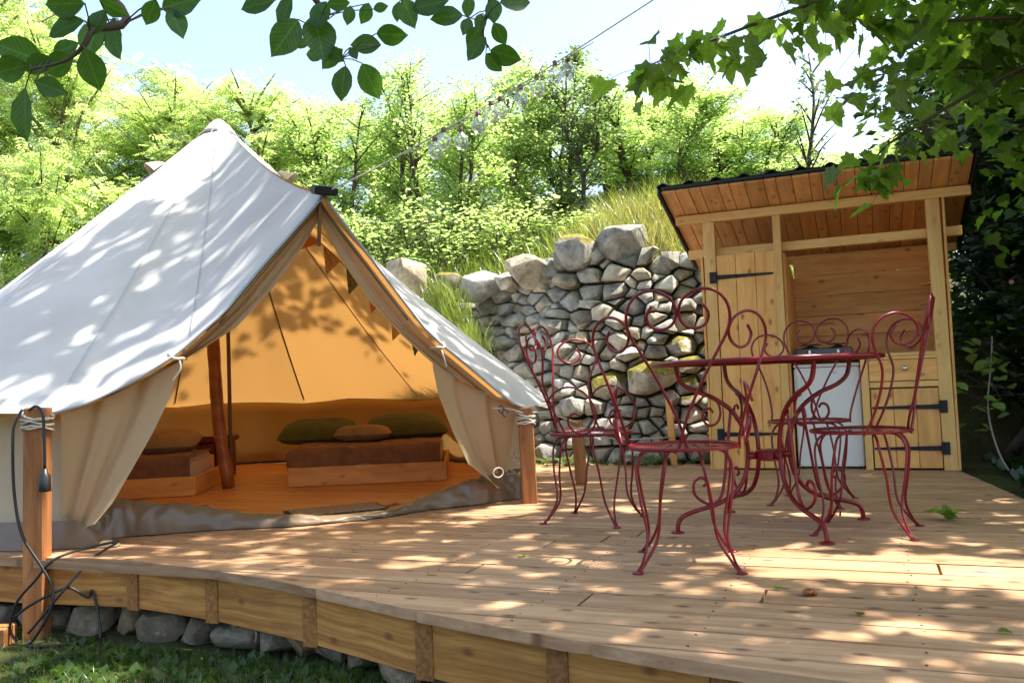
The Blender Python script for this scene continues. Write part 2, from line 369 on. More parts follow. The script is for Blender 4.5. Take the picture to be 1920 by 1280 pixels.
def leaf_axes(n, rs, droop=.5, spread=1.0, facing=None):
    """random leaf frames: Y to the tip (droops), Z the blade normal (mostly up)"""
    a = rs.uniform(0, 2*math.pi, n)
    Y = np.stack([np.cos(a), np.sin(a), -np.abs(rs.normal(droop, .35, n))], 1); Y = unit(Y)
    Z = np.stack([rs.normal(0, .5*spread, n), rs.normal(0, .5*spread, n), np.ones(n)], 1)
    Z = unit(Z-Y*(Z*Y).sum(1, keepdims=True)); X = np.cross(Y, Z)
    return X, Y, Z
LEAF4 = ([(0, 0, 0), (.27, .42, .07), (0, 1, -.06), (-.27, .42, .07)], [(0, 1, 2), (0, 2, 3)])
def oval():
    """oval pointed leaf: two halves folded at the midrib, slightly curled and wavy"""
    prof = [(0, .0), (.06, .10), (.15, .21), (.28, .31), (.42, .36), (.56, .355), (.69, .30), (.81, .20), (.90, .10), (.96, .035)]
    v = [(0, y, -.10*y*y) for y, _ in prof]+[(0, 1, -.11)]; n = len(prof); f = []
    for sd in (1, -1):
        b = len(v); v += [(sd*w_, y, .22*w_-.10*y*y+.012*math.sin(y*23+sd)) for y, w_ in prof]
        for i in range(n-1): f.append((i, b+i, b+i+1, i+1) if sd > 0 else (i, i+1, b+i+1, b+i))
        f.append((n-1, b+n-1, n) if sd > 0 else (n-1, n, b+n-1))
    return v, f
LEAFO = oval()
_mp = [(0, 0), (.10, .02), (.30, -.06), (.34, .10), (.52, .22), (.40, .36), (.46, .52), (.30, .56), (.20, .60), (.16, .78), (0, 1.0)]
MAPLE_V = [(x, y, .26*abs(x)-.2*y*y+.03*math.sin(9*x+5*y)) for x, y in _mp]+[(-x, y, .26*abs(x)-.2*y*y-.03*math.sin(9*x-4*y)) for x, y in reversed(_mp[1:-1])]+[(0, .34, -.05)]
MAPLE_F = [(i, (i+1) % 20, 20) for i in range(20)]
_ms = [(0, 0), (.32, -.04), (.50, .24), (.36, .36), (.42, .56), (.18, .60), (0, 1.0)]
MAPLE_S = ([(x, y, .1*abs(x)-.1*y*y) for x, y in _ms]+[(-x, y, .1*abs(x)-.1*y*y) for x, y in reversed(_ms[1:-1])], [tuple(range(12))])
BLADE = ([(-.012, 0, 0), (.012, 0, 0), (.010, .08, .45), (-.010, .08, .45), (.004, .3, .82), (-.004, .3, .82), (0, .5, 1.0)], [(0, 1, 2, 3), (3, 2, 4, 5), (5, 4, 6)])
def fwd(x, y): return -math.sin(PSI)*x+math.cos(PSI)*y
# ---------------------------------------------------------------- terrain
def lerp_tab(tab, x):
    if x <= tab[0][0]: return tab[0][1]
    for (a, va), (b, vb) in zip(tab, tab[1:]):
        if x <= b: return va+(vb-va)*(x-a)/(b-a)
    return tab[-1][1]
WB = [(-60, 7.75), (-3.9, 7.75), (-3.2, 7.25), (-2.5, 6.98), (-1.8, 7.0), (-1.2, 7.3), (-.7, 7.7), (2, 7.95), (60, 7.95)]
WT = [(-60, 1.8), (-3.5, 1.78), (-2.7, 1.84), (-2.1, 1.95), (-1.4, 1.70), (-.6, 1.55), (1.0, .8), (2.5, .1), (60, .0)]
def gz(x, y):
    yb = lerp_tab(WB, x); front = -.35+.3*min(1, max(0, (y-3.2)/3.2))+.075*min(1, max(0, (x+2.3)/.7))*min(1, max(0, (y-1.2)/.6))*max(0, min(1, (3.4-y)/.6))
    if x > .75: front = min(-.06, -.35+.3*min(1, max(0, (y-2.6)/1.5)))
    top = lerp_tab(WT, x); d = y-yb
    bank = top-.1+.40*max(0, min(d-.88, 6))+.12*max(0, min(d-6.88, 30))
    if x > 1.0: bank = bank*max(.0, 1-(x-1)/2.5)+front*min(1, (x-1)/2.5)
    t = min(1, max(0, (d-.55)/.28))
    z = front*(1-t)+bank*t
    return z+.03*mn.noise(Vector((x*.8, y*.8, 0)))
xs = [-400, -200, -100, -50, -30]+list(np.arange(-20, -6, .7))+list(np.arange(-6, 4, .16))+list(np.arange(4, 12, .7))+[15, 25, 50, 100, 200, 400]
ys = [-400, -150, -50, -20, -8, -4]+list(np.arange(-2, 6.4, .25))+list(np.arange(6.4, 9, .08))+list(np.arange(9, 20, .6))+[25, 35, 60, 120, 250, 450]
vs = [(x, y, gz(x, y)) for x in xs for y in ys]; ny = len(ys)
fs = [(i*ny+j, (i+1)*ny+j, (i+1)*ny+j+1, i*ny+j+1) for i in range(len(xs)-1) for j in range(ny-1)]
g = obj('ground', mesh(vs, fs, True), 'soil'); g['kind'] = 'structure'

# ---------------------------------------------------------------- timber deck
DF = [(-8, 2.95), (-5.5, 2.74), (-3.65, 2.70), (-3.2, 2.79), (-2.98, 2.79), (-2.48, 2.715), (-2.11, 2.63), (-1.89, 2.555), (-1.32, 2.36), (-.83, 2.222), (-.43, 2.125), (-.18, 2.085), (.4, 2.01), (1.3, 1.95)]
def yfront(x): return lerp_tab(DF, x)
def xright(y): return .72+(5.11-y)*.127
deck = thing('timber_deck', 'timber plank deck carrying the tent, the red furniture and the shed', 'deck')
PITCH_B, GAP, TH = .17, .0105, .034
row = 0; y0 = 2.54-PITCH_B*4
JOINT = {2.88: [-1.41], 2.54: [-.862], 2.71: [-.333]}
while y0 < 6.8:
    ya, yb = y0+GAP/2, y0+PITCH_B-GAP/2
    xa = -7.2
    while xa < 1.0 and yfront(xa) > yb-.002: xa += .004
    xe = xright((ya+yb)/2)
    jr = random.Random(row*7+3)
    js = None
    for k, v in JOINT.items():
        if abs(k-y0) < .02: js = v[:]
    if js is None: js = [jr.uniform(-2.6, .4)] if jr.random() < .45 else []
    js += [jr.uniform(-6.3, -4.6), jr.uniform(-3.9, -3.2)]
    js = sorted(j for j in js if xa+.3 < j < xe-.3)
    cuts = [xa]+js+[xe]
    for c0, c1 in zip(cuts, cuts[1:]):
        last = c1 == xe; c0 += GAP/2 if c0 != xa else 0; c1 -= 0 if last else GAP/2
        if c1-c0 < .05: continue
        n = max(1, int((c1-c0)/.04)) if yfront((c0+c1)/2) > ya-.3 else 1
        sx = [c0+(c1-c0)*i/n for i in range(n+1)]
        bot = [(x, min(max(ya, yfront(x)), yb-.001)) for x in sx]
        if all(p[1] >= yb-.002 for p in bot): continue
        if n == 1: poly = [(c0, ya), (c1, ya), (c1, yb), (c0, yb)]
        elif all(abs(p[1]-ya) < 1e-6 for p in bot): poly = [(c0, ya), (c1, ya), (c1, yb), (c0, yb)]
        else: poly = bot+[(c1, yb), (c0, yb)]
        if last: poly = [(xright(p[1]), p[1]) if abs(p[0]-c1) < 1e-9 else p for p in poly]
        cx, cyy = (c0+c1)/2, (ya+yb)/2
        o = MB().prism([(p[0]-cx, p[1]-cyy) for p in poly], -TH, 0).build('plank', 'deck_wood', deck)
        o.location = (cx, cyy, jr.uniform(-.0012, .0012))
    y0 += PITCH_B; row += 1
# screws
sm = MB()
for r_ in range(0, 24):
    for jx in range(0, 9):
        for yy in (.035, .135):
            y = 2.54-2*PITCH_B+PITCH_B*r_+yy+rnd.uniform(-.006, .006); x = -3.2+.55*jx+rnd.uniform(-.012, .012)
            if y > yfront(x)+.05 and x < xright(y)-.05: sm.lathe([(.0036, 0), (.0036, .0014)], 6, (x, y, .0005))
so = sm.build('screw_heads', 'black_iron', deck); so['kind'] = 'stuff'
# fascia boards and joist ends below the curved edge
JX = [-6.2, -5.65, -5.1, -4.55, -4.05, -3.50, -2.982, -2.48, -1.889, -1.32, -.829, -.36, .1, .6, 1.1]
FH = .175
for i, x in enumerate(JX):
    y = yfront(x)+.035
    board('joist', (x, y-.012, -TH-.003-FH/2-.004), (x, y+1.1, -TH-.003-FH/2-.004), .062, FH+.008, (0, 0, 1), 'joist_wood', deck, .002)
    if i+1 < len(JX):
        x2 = JX[i+1]; a = Vector((x+.033, yfront(x+.033)+.052, -TH-.003-FH/2)); b = Vector((x2-.033, yfront(x2-.033)+.052, -TH-.003-FH/2))
        board('fascia_board', a, b, FH, .03, Vector((b.y-a.y, a.x-b.x, 0)), 'fascia_wood', deck, .002)

# ---------------------------------------------------------------- stones under the deck edge
def rock_mesh(seed, d, n=26, bev=.12, e=.62):
    rs = random.Random(seed); bm = bmesh.new()
    for i in range(n):
        v = Vector((rs.gauss(0, 1), rs.gauss(0, 1), rs.gauss(0, 1))).normalized()
        p = .78+.22*rs.random()
        v = Vector([math.copysign(abs(c)**e, c) for c in v])*p
        bm.verts.new((v.x*d[0]/2, v.y*d[1]/2, v.z*d[2]/2))
    bmesh.ops.convex_hull(bm, input=bm.verts[:])
    for v in [v for v in bm.verts if not v.link_faces]: bm.verts.remove(v)
    bmesh.ops.dissolve_limit(bm, angle_limit=R_(14), verts=bm.verts[:], edges=bm.edges[:])
    bmesh.ops.bevel(bm, geom=bm.edges[:], offset=min(d)*bev, segments=2, affect='EDGES', clamp_overlap=True, profile=.6)
    me = bpy.data.meshes.new('rock'); bm.to_mesh(me); bm.free()
    me.polygons.foreach_set('use_smooth', [True]*len(me.polygons))
    try: me.set_sharp_from_angle(angle=R_(38))
    except Exception: pass
    return me
foot = thing('stone_footing', 'row of loose grey stones packed under the deck edge', 'stones')
fx = -5.4
while fx < .9:
    wdt = rnd.uniform(.13, .27); y = yfront(fx+wdt/2)+rnd.uniform(.14, .2); h = rnd.uniform(.12, .17)
    o = obj('stone', rock_mesh(int(fx*100), (wdt*1.05, .26, h)), 'stone_shaded', foot)
    o.location = (fx+wdt/2, y, gz(fx+wdt/2, y-.1)+h*.34); o.rotation_euler = (rnd.uniform(-.15, .15), rnd.uniform(-.12, .12), math.atan2(yfront(fx+wdt)-yfront(fx), wdt)+rnd.uniform(-.2, .2))
    fx += wdt*rnd.uniform(.95, 1.2)

# ---------------------------------------------------------------- dry stone retaining wall
wall = thing('dry_stone_wall', 'dry-stone retaining wall of rough grey stones below the grassy bank', 'wall')
STEP = .02
s_ = 0; tabS = [(0, -4.15)]
x = -4.15
while x < -.8:
    x2 = x+STEP; s_ += math.hypot(STEP, lerp_tab(WB, x2)-lerp_tab(WB, x)); tabS.append((s_, x2)); x = x2
SMAX = s_
def wpt(s, z, dn):
    x = lerp_tab(tabS, s); e = .06; y = lerp_tab(WB, x)
    sl = (lerp_tab(WB, x+e)-lerp_tab(WB, x-e))/(2*e); n = Vector((sl, -1, 0)).normalized()
    return Vector((x, y+.05+.40*z, z))+n*dn
def sx_of(x): return min(tabS, key=lambda t: abs(t[1]-x))[0]
BIG = [(-1.73, .70, .16, 1), (-1.50, .98, .11, 1), (-1.22, .95, .12, 1), (-2.12, .66, .13, 1), (-2.55, 1.45, .10, 0)]
AN = .72
seeds = [(sx_of(b[0])*AN, b[1], b[2]*1.05, b[3]) for b in BIG]
z = .03
rs = random.Random(5)
while z < 1.98:
    h = rs.uniform(.085, .125); s = rs.uniform(0, .1)
    while s < SMAX:
        wd = rs.choice([rs.uniform(.08, .13), rs.uniform(.13, .21), rs.uniform(.2, .29)]); zz = z+h/2+rs.uniform(-.05, .05); sc_ = (s+wd/2)*AN
        if zz < lerp_tab(WT, lerp_tab(tabS, s+wd/2))+.0 and all((sc_-q[0])**2+(zz-q[1])**2 > (q[2]*.98)**2 for q in seeds[:len(BIG)]):
            seeds.append((sc_+rs.uniform(-.02, .02), zz, wd*.36, 0))
        s += wd
    z += h
def clip(poly, n, c):
    out = []
    for i in range(len(poly)):
        a, b = poly[i], poly[(i+1) % len(poly)]; da = a[0]*n[0]+a[1]*n[1]-c; db = b[0]*n[0]+b[1]*n[1]-c
        if da <= 0: out.append(a)
        if (da < 0) != (db < 0) and abs(da-db) > 1e-9:
            t = da/(da-db); out.append((a[0]+(b[0]-a[0])*t, a[1]+(b[1]-a[1])*t))
    return out
nst = 0
for i, (su, sz, sr, ms) in enumerate(seeds):
    R2 = .34 if i < len(BIG) else .17
    poly = [(su+R2*math.cos(a)*1., sz+R2*.85*math.sin(a)) for a in [k*math.pi/5 for k in range(10)]]
    for j, (tu, tz, tr, _) in enumerate(seeds):
        if i == j or abs(tu-su) > .75 or abs(tz-sz) > .75: continue
        n = (tu-su, tz-sz); d2 = n[0]**2+n[1]**2
        c = (tu*tu+tz*tz-tr*tr-(su*su+sz*sz-sr*sr))/2
        poly = clip(poly, n, c)
        if len(poly) < 3: break
    if len(poly) < 3: continue
    cu = sum(p[0] for p in poly)/len(poly); cz = sum(p[1] for p in poly)/len(poly)
    # drop tiny edges
    q = [p for k, p in enumerate(poly) if math.hypot(p[0]-poly[k-1][0], p[1]-poly[k-1][1]) > .018]
    if len(q) < 4: q = poly
    rq = random.Random(i); sh = .94; pro = rq.uniform(-.07, .07)
    size = math.sqrt(abs(sum(q[k-1][0]*q[k][1]-q[k][0]*q[k-1][1] for k in range(len(q)))/2))
    if size < .05: continue
    bulge = size*rq.uniform(.3, .62)
    pts3 = []
    for p in q:
        f0 = rq.uniform(.86, .98)*.95; pts3.append((cu+(p[0]-cu)*f0, cz+(p[1]-cz)*f0, -.12))
        f1 = rq.uniform(.78, 1.04)*.95; pts3.append((cu+(p[0]-cu)*f1, cz+(p[1]-cz)*f1, pro+rq.uniform(-.05, .35)*bulge))
    for k in range(5):
        p = q[rq.randrange(len(q))]; f2 = rq.uniform(.25, .72); pts3.append((cu+(p[0]-cu)*f2, cz+(p[1]-cz)*f2+.06*size, pro+bulge*rq.uniform(.65, 1.2)))
    V = [wpt(a_/AN, b_, c_) for a_, b_, c_ in pts3]; ctr = wpt(cu/AN, cz, 0)
    bm = bmesh.new()
    for v in V: bm.verts.new(v-ctr)
    bmesh.ops.convex_hull(bm, input=bm.verts[:])
    for v in [v for v in bm.verts if not v.link_faces]: bm.verts.remove(v)
    bmesh.ops.dissolve_limit(bm, angle_limit=R_(9), verts=bm.verts[:], edges=bm.edges[:])
    bmesh.ops.bevel(bm, geom=bm.edges[:], offset=size*.022, segments=1, affect='EDGES', clamp_overlap=True, profile=.6)
    me = bpy.data.meshes.new('stone'); bm.to_mesh(me); bm.free()
    me.polygons.foreach_set('use_smooth', [True]*len(me.polygons))
    me.set_sharp_from_angle(angle=R_(32))
    o = obj('stone', me, 'stone_moss' if ms or (lerp_tab(tabS, su/AN) > -1.9 and .5 < sz < 1.1 and rq.random() < .2) else 'stone', wall); o.location = ctr; nst += 1
# dark earth packed behind the stones
em = MB()
def earth(u, v):
    s = u*SMAX; x = lerp_tab(tabS, s); return wpt(s, v*(lerp_tab(WT, x)+.02)-.06*(v < .01), -.085)
em.grid(earth, 60, 8); eo = em.build('earth_backing', 'soil', wall)
for (bx, by, bz, d, sd) in [(-4.5, 8.0, 1.86, (.50, .45, .46), 1), (-4.02, 8.05, 1.80, (.30, .3, .22), 2), (-3.58, 7.95, 1.70, (.55, .42, .32), 3), (-2.98, 7.82, 1.80, (.58, .42, .36), 4), (-2.50, 7.74, 1.92, (.50, .42, .40), 5), (-2.06, 7.80, 1.98, (.52, .42, .38), 6), (-1.62, 7.85, 1.78, (.26, .26, .2), 7), (-3.28, 7.86, 1.70, (.26, .26, .22), 8), (-1.3, 8.0, 1.72, (.3, .3, .22), 9)]:
    o = obj('boulder', rock_mesh(sd*31, [q*1.08 for q in d], 30, .05, .72), 'stone_moss' if sd in (2, 5) else 'stone', wall); o.location = (bx, by, bz); o.rotation_euler = (0, 0, sd)

# ---------------------------------------------------------------- bell tent
TC = Vector((-4.38, 5.02, 0)); TD = R_(-38); APEX = 2.75
PK = Vector((-2.49, 3.601, 0)); PL = Vector((-3.44, 2.79, 0)); PM = Vector((-1.84, 4.66, 0))
EL = [(0, 1.675), (.1, 1.525), (.225, 1.345), (.39, 1.09), (.566, .893), (.716, .773), (.87, .68), (1, .635)]
ER = [(0, 1.69), (.1, 1.535), (.22, 1.362), (.34, 1.184), (.467, 1.0), (.573, .897), (.739, .745), (.912, .585), (1, .545)]
tent = thing('bell_tent', 'off-white canvas bell tent with its front doors tied open', 'tent', TC)
def rel(p): return Vector(p)-TC
def edgeL(s): p = PK.lerp(PL, s); p.z = lerp_tab(EL, s); return p
def edgeR(s): p = PK.lerp(PM, s); p.z = lerp_tab(ER, s); return p
AL = math.atan2(PL.y-TC.y, PL.x-TC.x); AM = math.atan2(PM.y-TC.y, PM.x-TC.x)
def eave(th):
    """point of the roof's lower edge at polar angle th (radians, AL..AM is the door)"""
    t = (th-AM)/(2*math.pi-(AM-AL))     # 0 at right post, 1 at left post going round the back
    k = t*10; fr = abs(math.sin(math.pi*k))
    r = 2.42-.09*fr
    rl = (PL-TC).length; rm = (PM-TC).length
    if t < .1: r = rm+(r-rm)*(t/.1)
    if t > .9: r = rl+(r-rl)*((1-t)/.1)
    z = .545+(.635-.545)*t+.03*fr
    return Vector((TC.x+r*math.cos(th), TC.y+r*math.sin(th), z))
def roofpt(low, f, sag):
    a = Vector((TC.x, TC.y, APEX)); p = a.lerp(low, f)
    if f < .08: p = a.lerp(low, f)
    p.z -= sag*math.sin(math.pi*f**1.25)
    p.z -= .035*max(0, 1-f/.05)
    an_ = math.atan2(low.y-TC.y, low.x-TC.x); w_ = f*f*(1-.6*f)
    p.z += w_*(.045*mn.noise(Vector((an_*7, f*1.3, 2.)))+.022*mn.noise(Vector((an_*19, f*2.2, 5.))))
    return p-TC
NR = 26
def outward(o):
    me = o.data; p = me.polygons[len(me.polygons)//2]
    if p.normal.dot(Vector((p.center.x, p.center.y, .8))) < 0: me.flip_normals()
def roof_left(u, v): return roofpt(edgeL(u), v, .09-.03*u)
def roof_right(u, v): return roofpt(edgeR(u), v, .09-.03*u)
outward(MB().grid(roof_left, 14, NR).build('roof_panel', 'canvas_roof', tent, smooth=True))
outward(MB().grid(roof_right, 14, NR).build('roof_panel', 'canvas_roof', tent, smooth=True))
NP = 10
for i in range(NP+1):
    t0, t1 = i/NP, (i+1)/NP
    def fn(u, v, t0=t0, t1=t1):
        th = AM+(t0+(t1-t0)*u)*(2*math.pi-(AM-AL)); return roofpt(eave(th), v, .06+.02*math.sin(math.pi*u))
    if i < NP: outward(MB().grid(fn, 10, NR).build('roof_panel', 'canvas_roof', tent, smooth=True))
    # inner seam tape
    if True:
        th = AM+t0*(2*math.pi-(AM-AL)); low = eave(th); wv = Vector((-math.sin(th), math.cos(th), 0))*.0065
        n = Vector((-math.cos(th), -math.sin(th), -.9)).normalized()
        ribbon([roofpt(low, .06+.92*k/20, .06)+n*.004 for k in range(21)], wv).build('seam', 'seam_brown', tent)
        ribbon([roofpt(low, (1+k*.5)/NR, .06)-n*.014 for k in range(50)], wv*.4).build('seam', 'seam_pale', tent)
for e, us in ((edgeL, .52), (edgeR, .52)):
    low = e(us); nn_ = Vector((low.x-TC.x, low.y-TC.y, 2.2)).normalized(); ev = (e(us+.05)-e(us-.05)).normalized()*.0035
    ribbon([roofpt(low, (1+k*.5)/NR, .09-.03*us)+nn_*.009 for k in range(50)], ev).build('seam', 'seam_pale', tent)
# hem along both door edges
for e, q in ((edgeL, 1), (edgeR, -1)):
    m = MB(); m.tube([e(k/24)-TC for k in range(25)], .008, 5); m.build('hem', 'seam_pale', tent, smooth=True)
# scalloped valance below the eave at the door sides, low wall all round
def wallp(u, v):
    th = AM+.02+u*(2*math.pi-(AM-AL)-.04); r = 2.20+.012*math.sin(u*150)
    e = eave(th); rr = r+(math.hypot(e.x-TC.x, e.y-TC.y)-r)*max(0, (v-.93)/.07)*.75
    return Vector((rr*math.cos(th), rr*math.sin(th), .03+v*(e.z-.03+.002)))
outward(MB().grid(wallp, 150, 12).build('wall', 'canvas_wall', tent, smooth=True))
def mud(u, v):
    th = AM-.10+u*(2*math.pi-(AM-AL)+.20); r = 2.225+.05*(1-v)+.012*math.sin(u*190)*(1-v)+.01*math.sin(u*67)
    return Vector((r*math.cos(th), r*math.sin(th), .004+v*.125*min(1, u/.016, (1-u)/.016)))
MB().grid(mud, 170, 5).build('mud_flap', 'groundsheet', tent, smooth=True)
# door curtains
def curtain(P0, P1, edge, free, sgn, wallin):
    d = (P1-P0); ln = d.length; dn = d/ln; n = Vector((d.y, -d.x, 0)).normalized()*sgn   # n points outwards
    TIE = .54
    def fix(v):      # along the roof edge, then down the wall
        if v < .5: p = edge(v/.5*.97); return p-Vector((0, 0, .012))
        k = (v-.5)/.5; top = edge(.97); bot = P0+d*1.0-n*wallin+Vector((0, 0, .03)); p = top.lerp(bot, k); return p
    def fr(v):
        s, z = None, None
        vv = v*(len(free)-1); i = min(int(vv), len(free)-2); t = vv-i
        s = free[i][0]+(free[i+1][0]-free[i][0])*t; z = free[i][1]+(free[i+1][1]-free[i][1])*t
        return P0+d*s+Vector((0, 0, z))
    def fn(u, v):
        a, b = fix(v), fr(v); p = a.lerp(b, u)
        open_ = (a-b).length
        amp = min(.022, open_*.065)*math.sin(math.pi*min(1, u*1.0)**.7)
        fold = math.sin(u*15+3.2*v)*amp+.4*amp*math.sin(u*31+7*v)
        dep = -n*(.05+.05*math.sin(math.pi*u))
        if v > .5: dep *= 1.2
        return p+dep+n*fold-TC
    return fn
FL = [(.0, 1.60), (.085, 1.42), (.2, 1.22), (.34, 1.03), (.46, .93), (.552, .862), (.59, .70), (.655, .53), (.74, .34), (.80, .21), (.86, .12)]
FRt = [(.0, 1.60), (.075, 1.40), (.21, 1.165), (.36, .985), (.45, .89), (.516, .825), (.545, .65), (.614, .44), (.69, .256), (.78, .17), (.86, .10)]
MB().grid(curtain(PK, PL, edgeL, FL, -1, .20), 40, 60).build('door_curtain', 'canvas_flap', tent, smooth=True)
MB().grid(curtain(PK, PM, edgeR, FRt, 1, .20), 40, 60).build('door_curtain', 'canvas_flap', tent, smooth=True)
for (e, sA, P1, sg) in ((edgeL, .555, PL, -1), (edgeR, .53, PM, 1)):
    d = (P1-PK).normalized(); n = Vector((d.y, -d.x, 0))*sg; p = e(sA)-TC-n*.03+Vector((0, 0, -.03))
    m = MB(); m.tube(cr([p-d*.03-n*.02, p+n*.035-d*.015, p+n*.045+d*.02, p+d*.05-n*.01+Vector((0, 0, .03))]), .007, 6)
    m.tube(cr([p+n*.04, p+n*.05+Vector((.01, 0, -.05)), p+n*.045+d*.03+Vector((0, 0, -.11))]), .005, 5); m.build('door_tie', 'rope_white', tent, smooth=True)
# ring toggle and small print at the foot of the right curtain
nR = Vector(((PM-PK).y, -(PM-PK).x, 0)).normalized(); dR = (PM-PK).normalized()
m = MB(); cc = PK.lerp(PM, .80)+Vector((0, 0, .20))-TC+nR*.035
m.tube([cc+(dR*math.cos(a)*.034+Vector((0, 0, 1))*math.sin(a)*.027) for a in [k*2*math.pi/20 for k in range(20)]], .004, 5, True); m.build('toggle_ring', 'rope_white', tent, smooth=True)
pm = MB()
for k, (s, z, wd, h) in enumerate([(.905, .297, .012, .012), (.925, .297, .012, .012), (.89, .268, .02, .007), (.915, .268, .022, .007), (.94, .268, .014, .007), (.90, .256, .03, .005), (.935, .256, .026, .005)]):
    c = PK.lerp(PM, s)+Vector((0, 0, z))-TC+nR*.014
    b0 = len(pm.v); pm.v += [c-dR*wd/2-Vector((0, 0, h/2)), c+dR*wd/2-Vector((0, 0, h/2)), c+dR*wd/2+Vector((0, 0, h/2)), c-dR*wd/2+Vector((0, 0, h/2))]; pm.f.append((b0, b0+1, b0+2, b0+3))
pm.build('printed_mark', 'ink', tent)
# groundsheet lip rolled along the doorway
SL = [(-3.60, 3.02), (-3.50, 3.18), (-3.36, 3.33), (-3.05, 3.52), (-2.72, 3.70), (-2.50, 3.92), (-2.36, 4.18), (-2.22, 4.42), (-2.06, 4.60), (-1.96, 4.84), (-1.98, 5.1)]
slp = cr([(a, b, 0) for a, b in SL], 8); hs = [(0, .15), (.10, .165), (.2, .14), (.33, .07), (.42, .03), (.55, .025), (.66, .07), (.76, .135), (.86, .16), (1, .13)]
def lip(u, v):
    k = u*(len(slp)-1); i = min(int(k), len(slp)-2); p = slp[i].lerp(slp[i+1], k-i); t = (slp[i+1]-slp[i]).normalized(); n = Vector((t.y, -t.x, 0))
    h = lerp_tab(hs, u); a = v*math.pi*1.05
    wob = 1.12+.30*mn.noise(Vector((u*11, v*2.2, 3)))-.38*abs(mn.noise(Vector((u*24+v*2, v*2.5, 8))))+.12*mn.noise(Vector((u*60, v*7, 1)))
    off = n*(.055*math.cos(a)*wob+.012*math.sin(u*37)-.06)
    return p+off+Vector((0, 0, .006+h*max(0, math.sin(a))**.8*wob))-TC
MB().grid(lip, 200, 18).build('groundsheet_lip', 'groundsheet', tent, smooth=True)
def gsh(u, v):
    k = u*(len(slp)-1); i = min(int(k), len(slp)-2); p = slp[i].lerp(slp[i+1], k-i); t = (slp[i+1]-slp[i]).normalized(); n = Vector((-t.y, t.x, 0))
    return p+n*(.02+v*.30)+Vector((0, 0, .005+.006*(1-v)+.004*mn.noise(Vector((u*14, v*5, 0)))))-TC
MB().grid(gsh, 60, 6).build('groundsheet', 'vent_tan', tent, smooth=True)
# poles, cap, vents
board_log = MB(); lg = cr([(-.20, .02, 2.2), (-.135, .02, 1.55), (-.10, .01, 1.0), (-.05, -.01, .5), (.03, -.01, .02)], 5)
board_log.tube([p+Vector((0, 0, 0)) for p in lg], [.034+.012*(1-i/len(lg)*0) * (1+.15*math.sin(i*2.1)) for i in range(len(lg))], 10)
lgo = board_log.build('centre_pole', 'log_wood', tent, smooth=True)
MB().tube([(.02, .03, 2.62), (.02, .03, .02)], .014, 8).build('inner_pole', 'seam_brown', tent, smooth=True)
pk = edgeL(0)-TC
m = MB(); m.tube([pk+Vector((-.03, .02, -.02)), pk+Vector((-.06, .04, -.24))], .010, 7); m.build('door_pole', 'seam_brown', tent, smooth=True)
m = MB()
for q, e in ((1, edgeL), (-1, edgeR)): m.tube([e(k/10)-TC+Vector((-.05, .04, -.03)) for k in range(0, 5)], .009, 6)
m.build('door_frame_pole', 'seam_brown', tent, smooth=True)
rot = Matrix.Rotation(TD, 3, 'Z')
cap = MB(); cap.box(pk+Vector((.015, -.01, .03)), (.10, .12, .045), rot @ Matrix.Rotation(R_(16), 3, 'Y')); cap.build('peak_cap', 'black_iron', tent, bevel=.008, seg=2)
MB().lathe([(.138, -.135), (.108, -.098), (.078, -.062), (.05, -.034), (.024, -.014), (.004, -.009)], 16, (0, 0, APEX+.02)).build('apex_cap', 'canvas_roof', tent, smooth=True)
for th, r in ((R_(-124), .43), (R_(24), .47)):
    low = Vector((TC.x+2.4*math.cos(th), TC.y+2.4*math.sin(th), .6)); f = r/2.4; c = roofpt(low, f, .06)
    o_ = Vector((math.cos(th), math.sin(th), 0)); sd = Vector((-o_.y, o_.x, 0)); dn = (o_*2.4+Vector((0, 0, -2.15))).normalized(); nn = sd.cross(dn).normalized(); nn = nn if nn.z > 0 else -nn
    vm = MB()
    def hood(u, v, c=c, sd=sd, dn=dn, nn=nn): a = u*math.pi; rr = .07*v**.6; return c+dn*(v*.12-.06)+sd*math.cos(a)*rr+nn*(math.sin(a)*rr*1.15+.003)
    vm.grid(hood, 12, 8); vm.build('vent_hood', 'vent_tan', tent, smooth=True)
# wooden floor inside
for k in range(30):
    y = 3.30+k*.125
    if y > 6.95: break
    dy = y-TC.y; hw = math.sqrt(max(0, 2.1**2-dy*dy)); xr = TC.x+hw
    # keep behind the doorway chord
    for q in range(60):
        p = Vector((xr, y, 0)); d = (PM-PL).normalized(); n = Vector((d.y, -d.x, 0))
        if (p-PL).dot(n) > -.44: xr -= .03
        else: break
    if xr-(TC.x-hw) < .3: continue
    board('floor_board', Vector((TC.x-hw, y, .009))-TC, Vector((xr, y, .009))-TC, .121, .014, (0, 0, 1), 'floor_wood', tent, .0015)
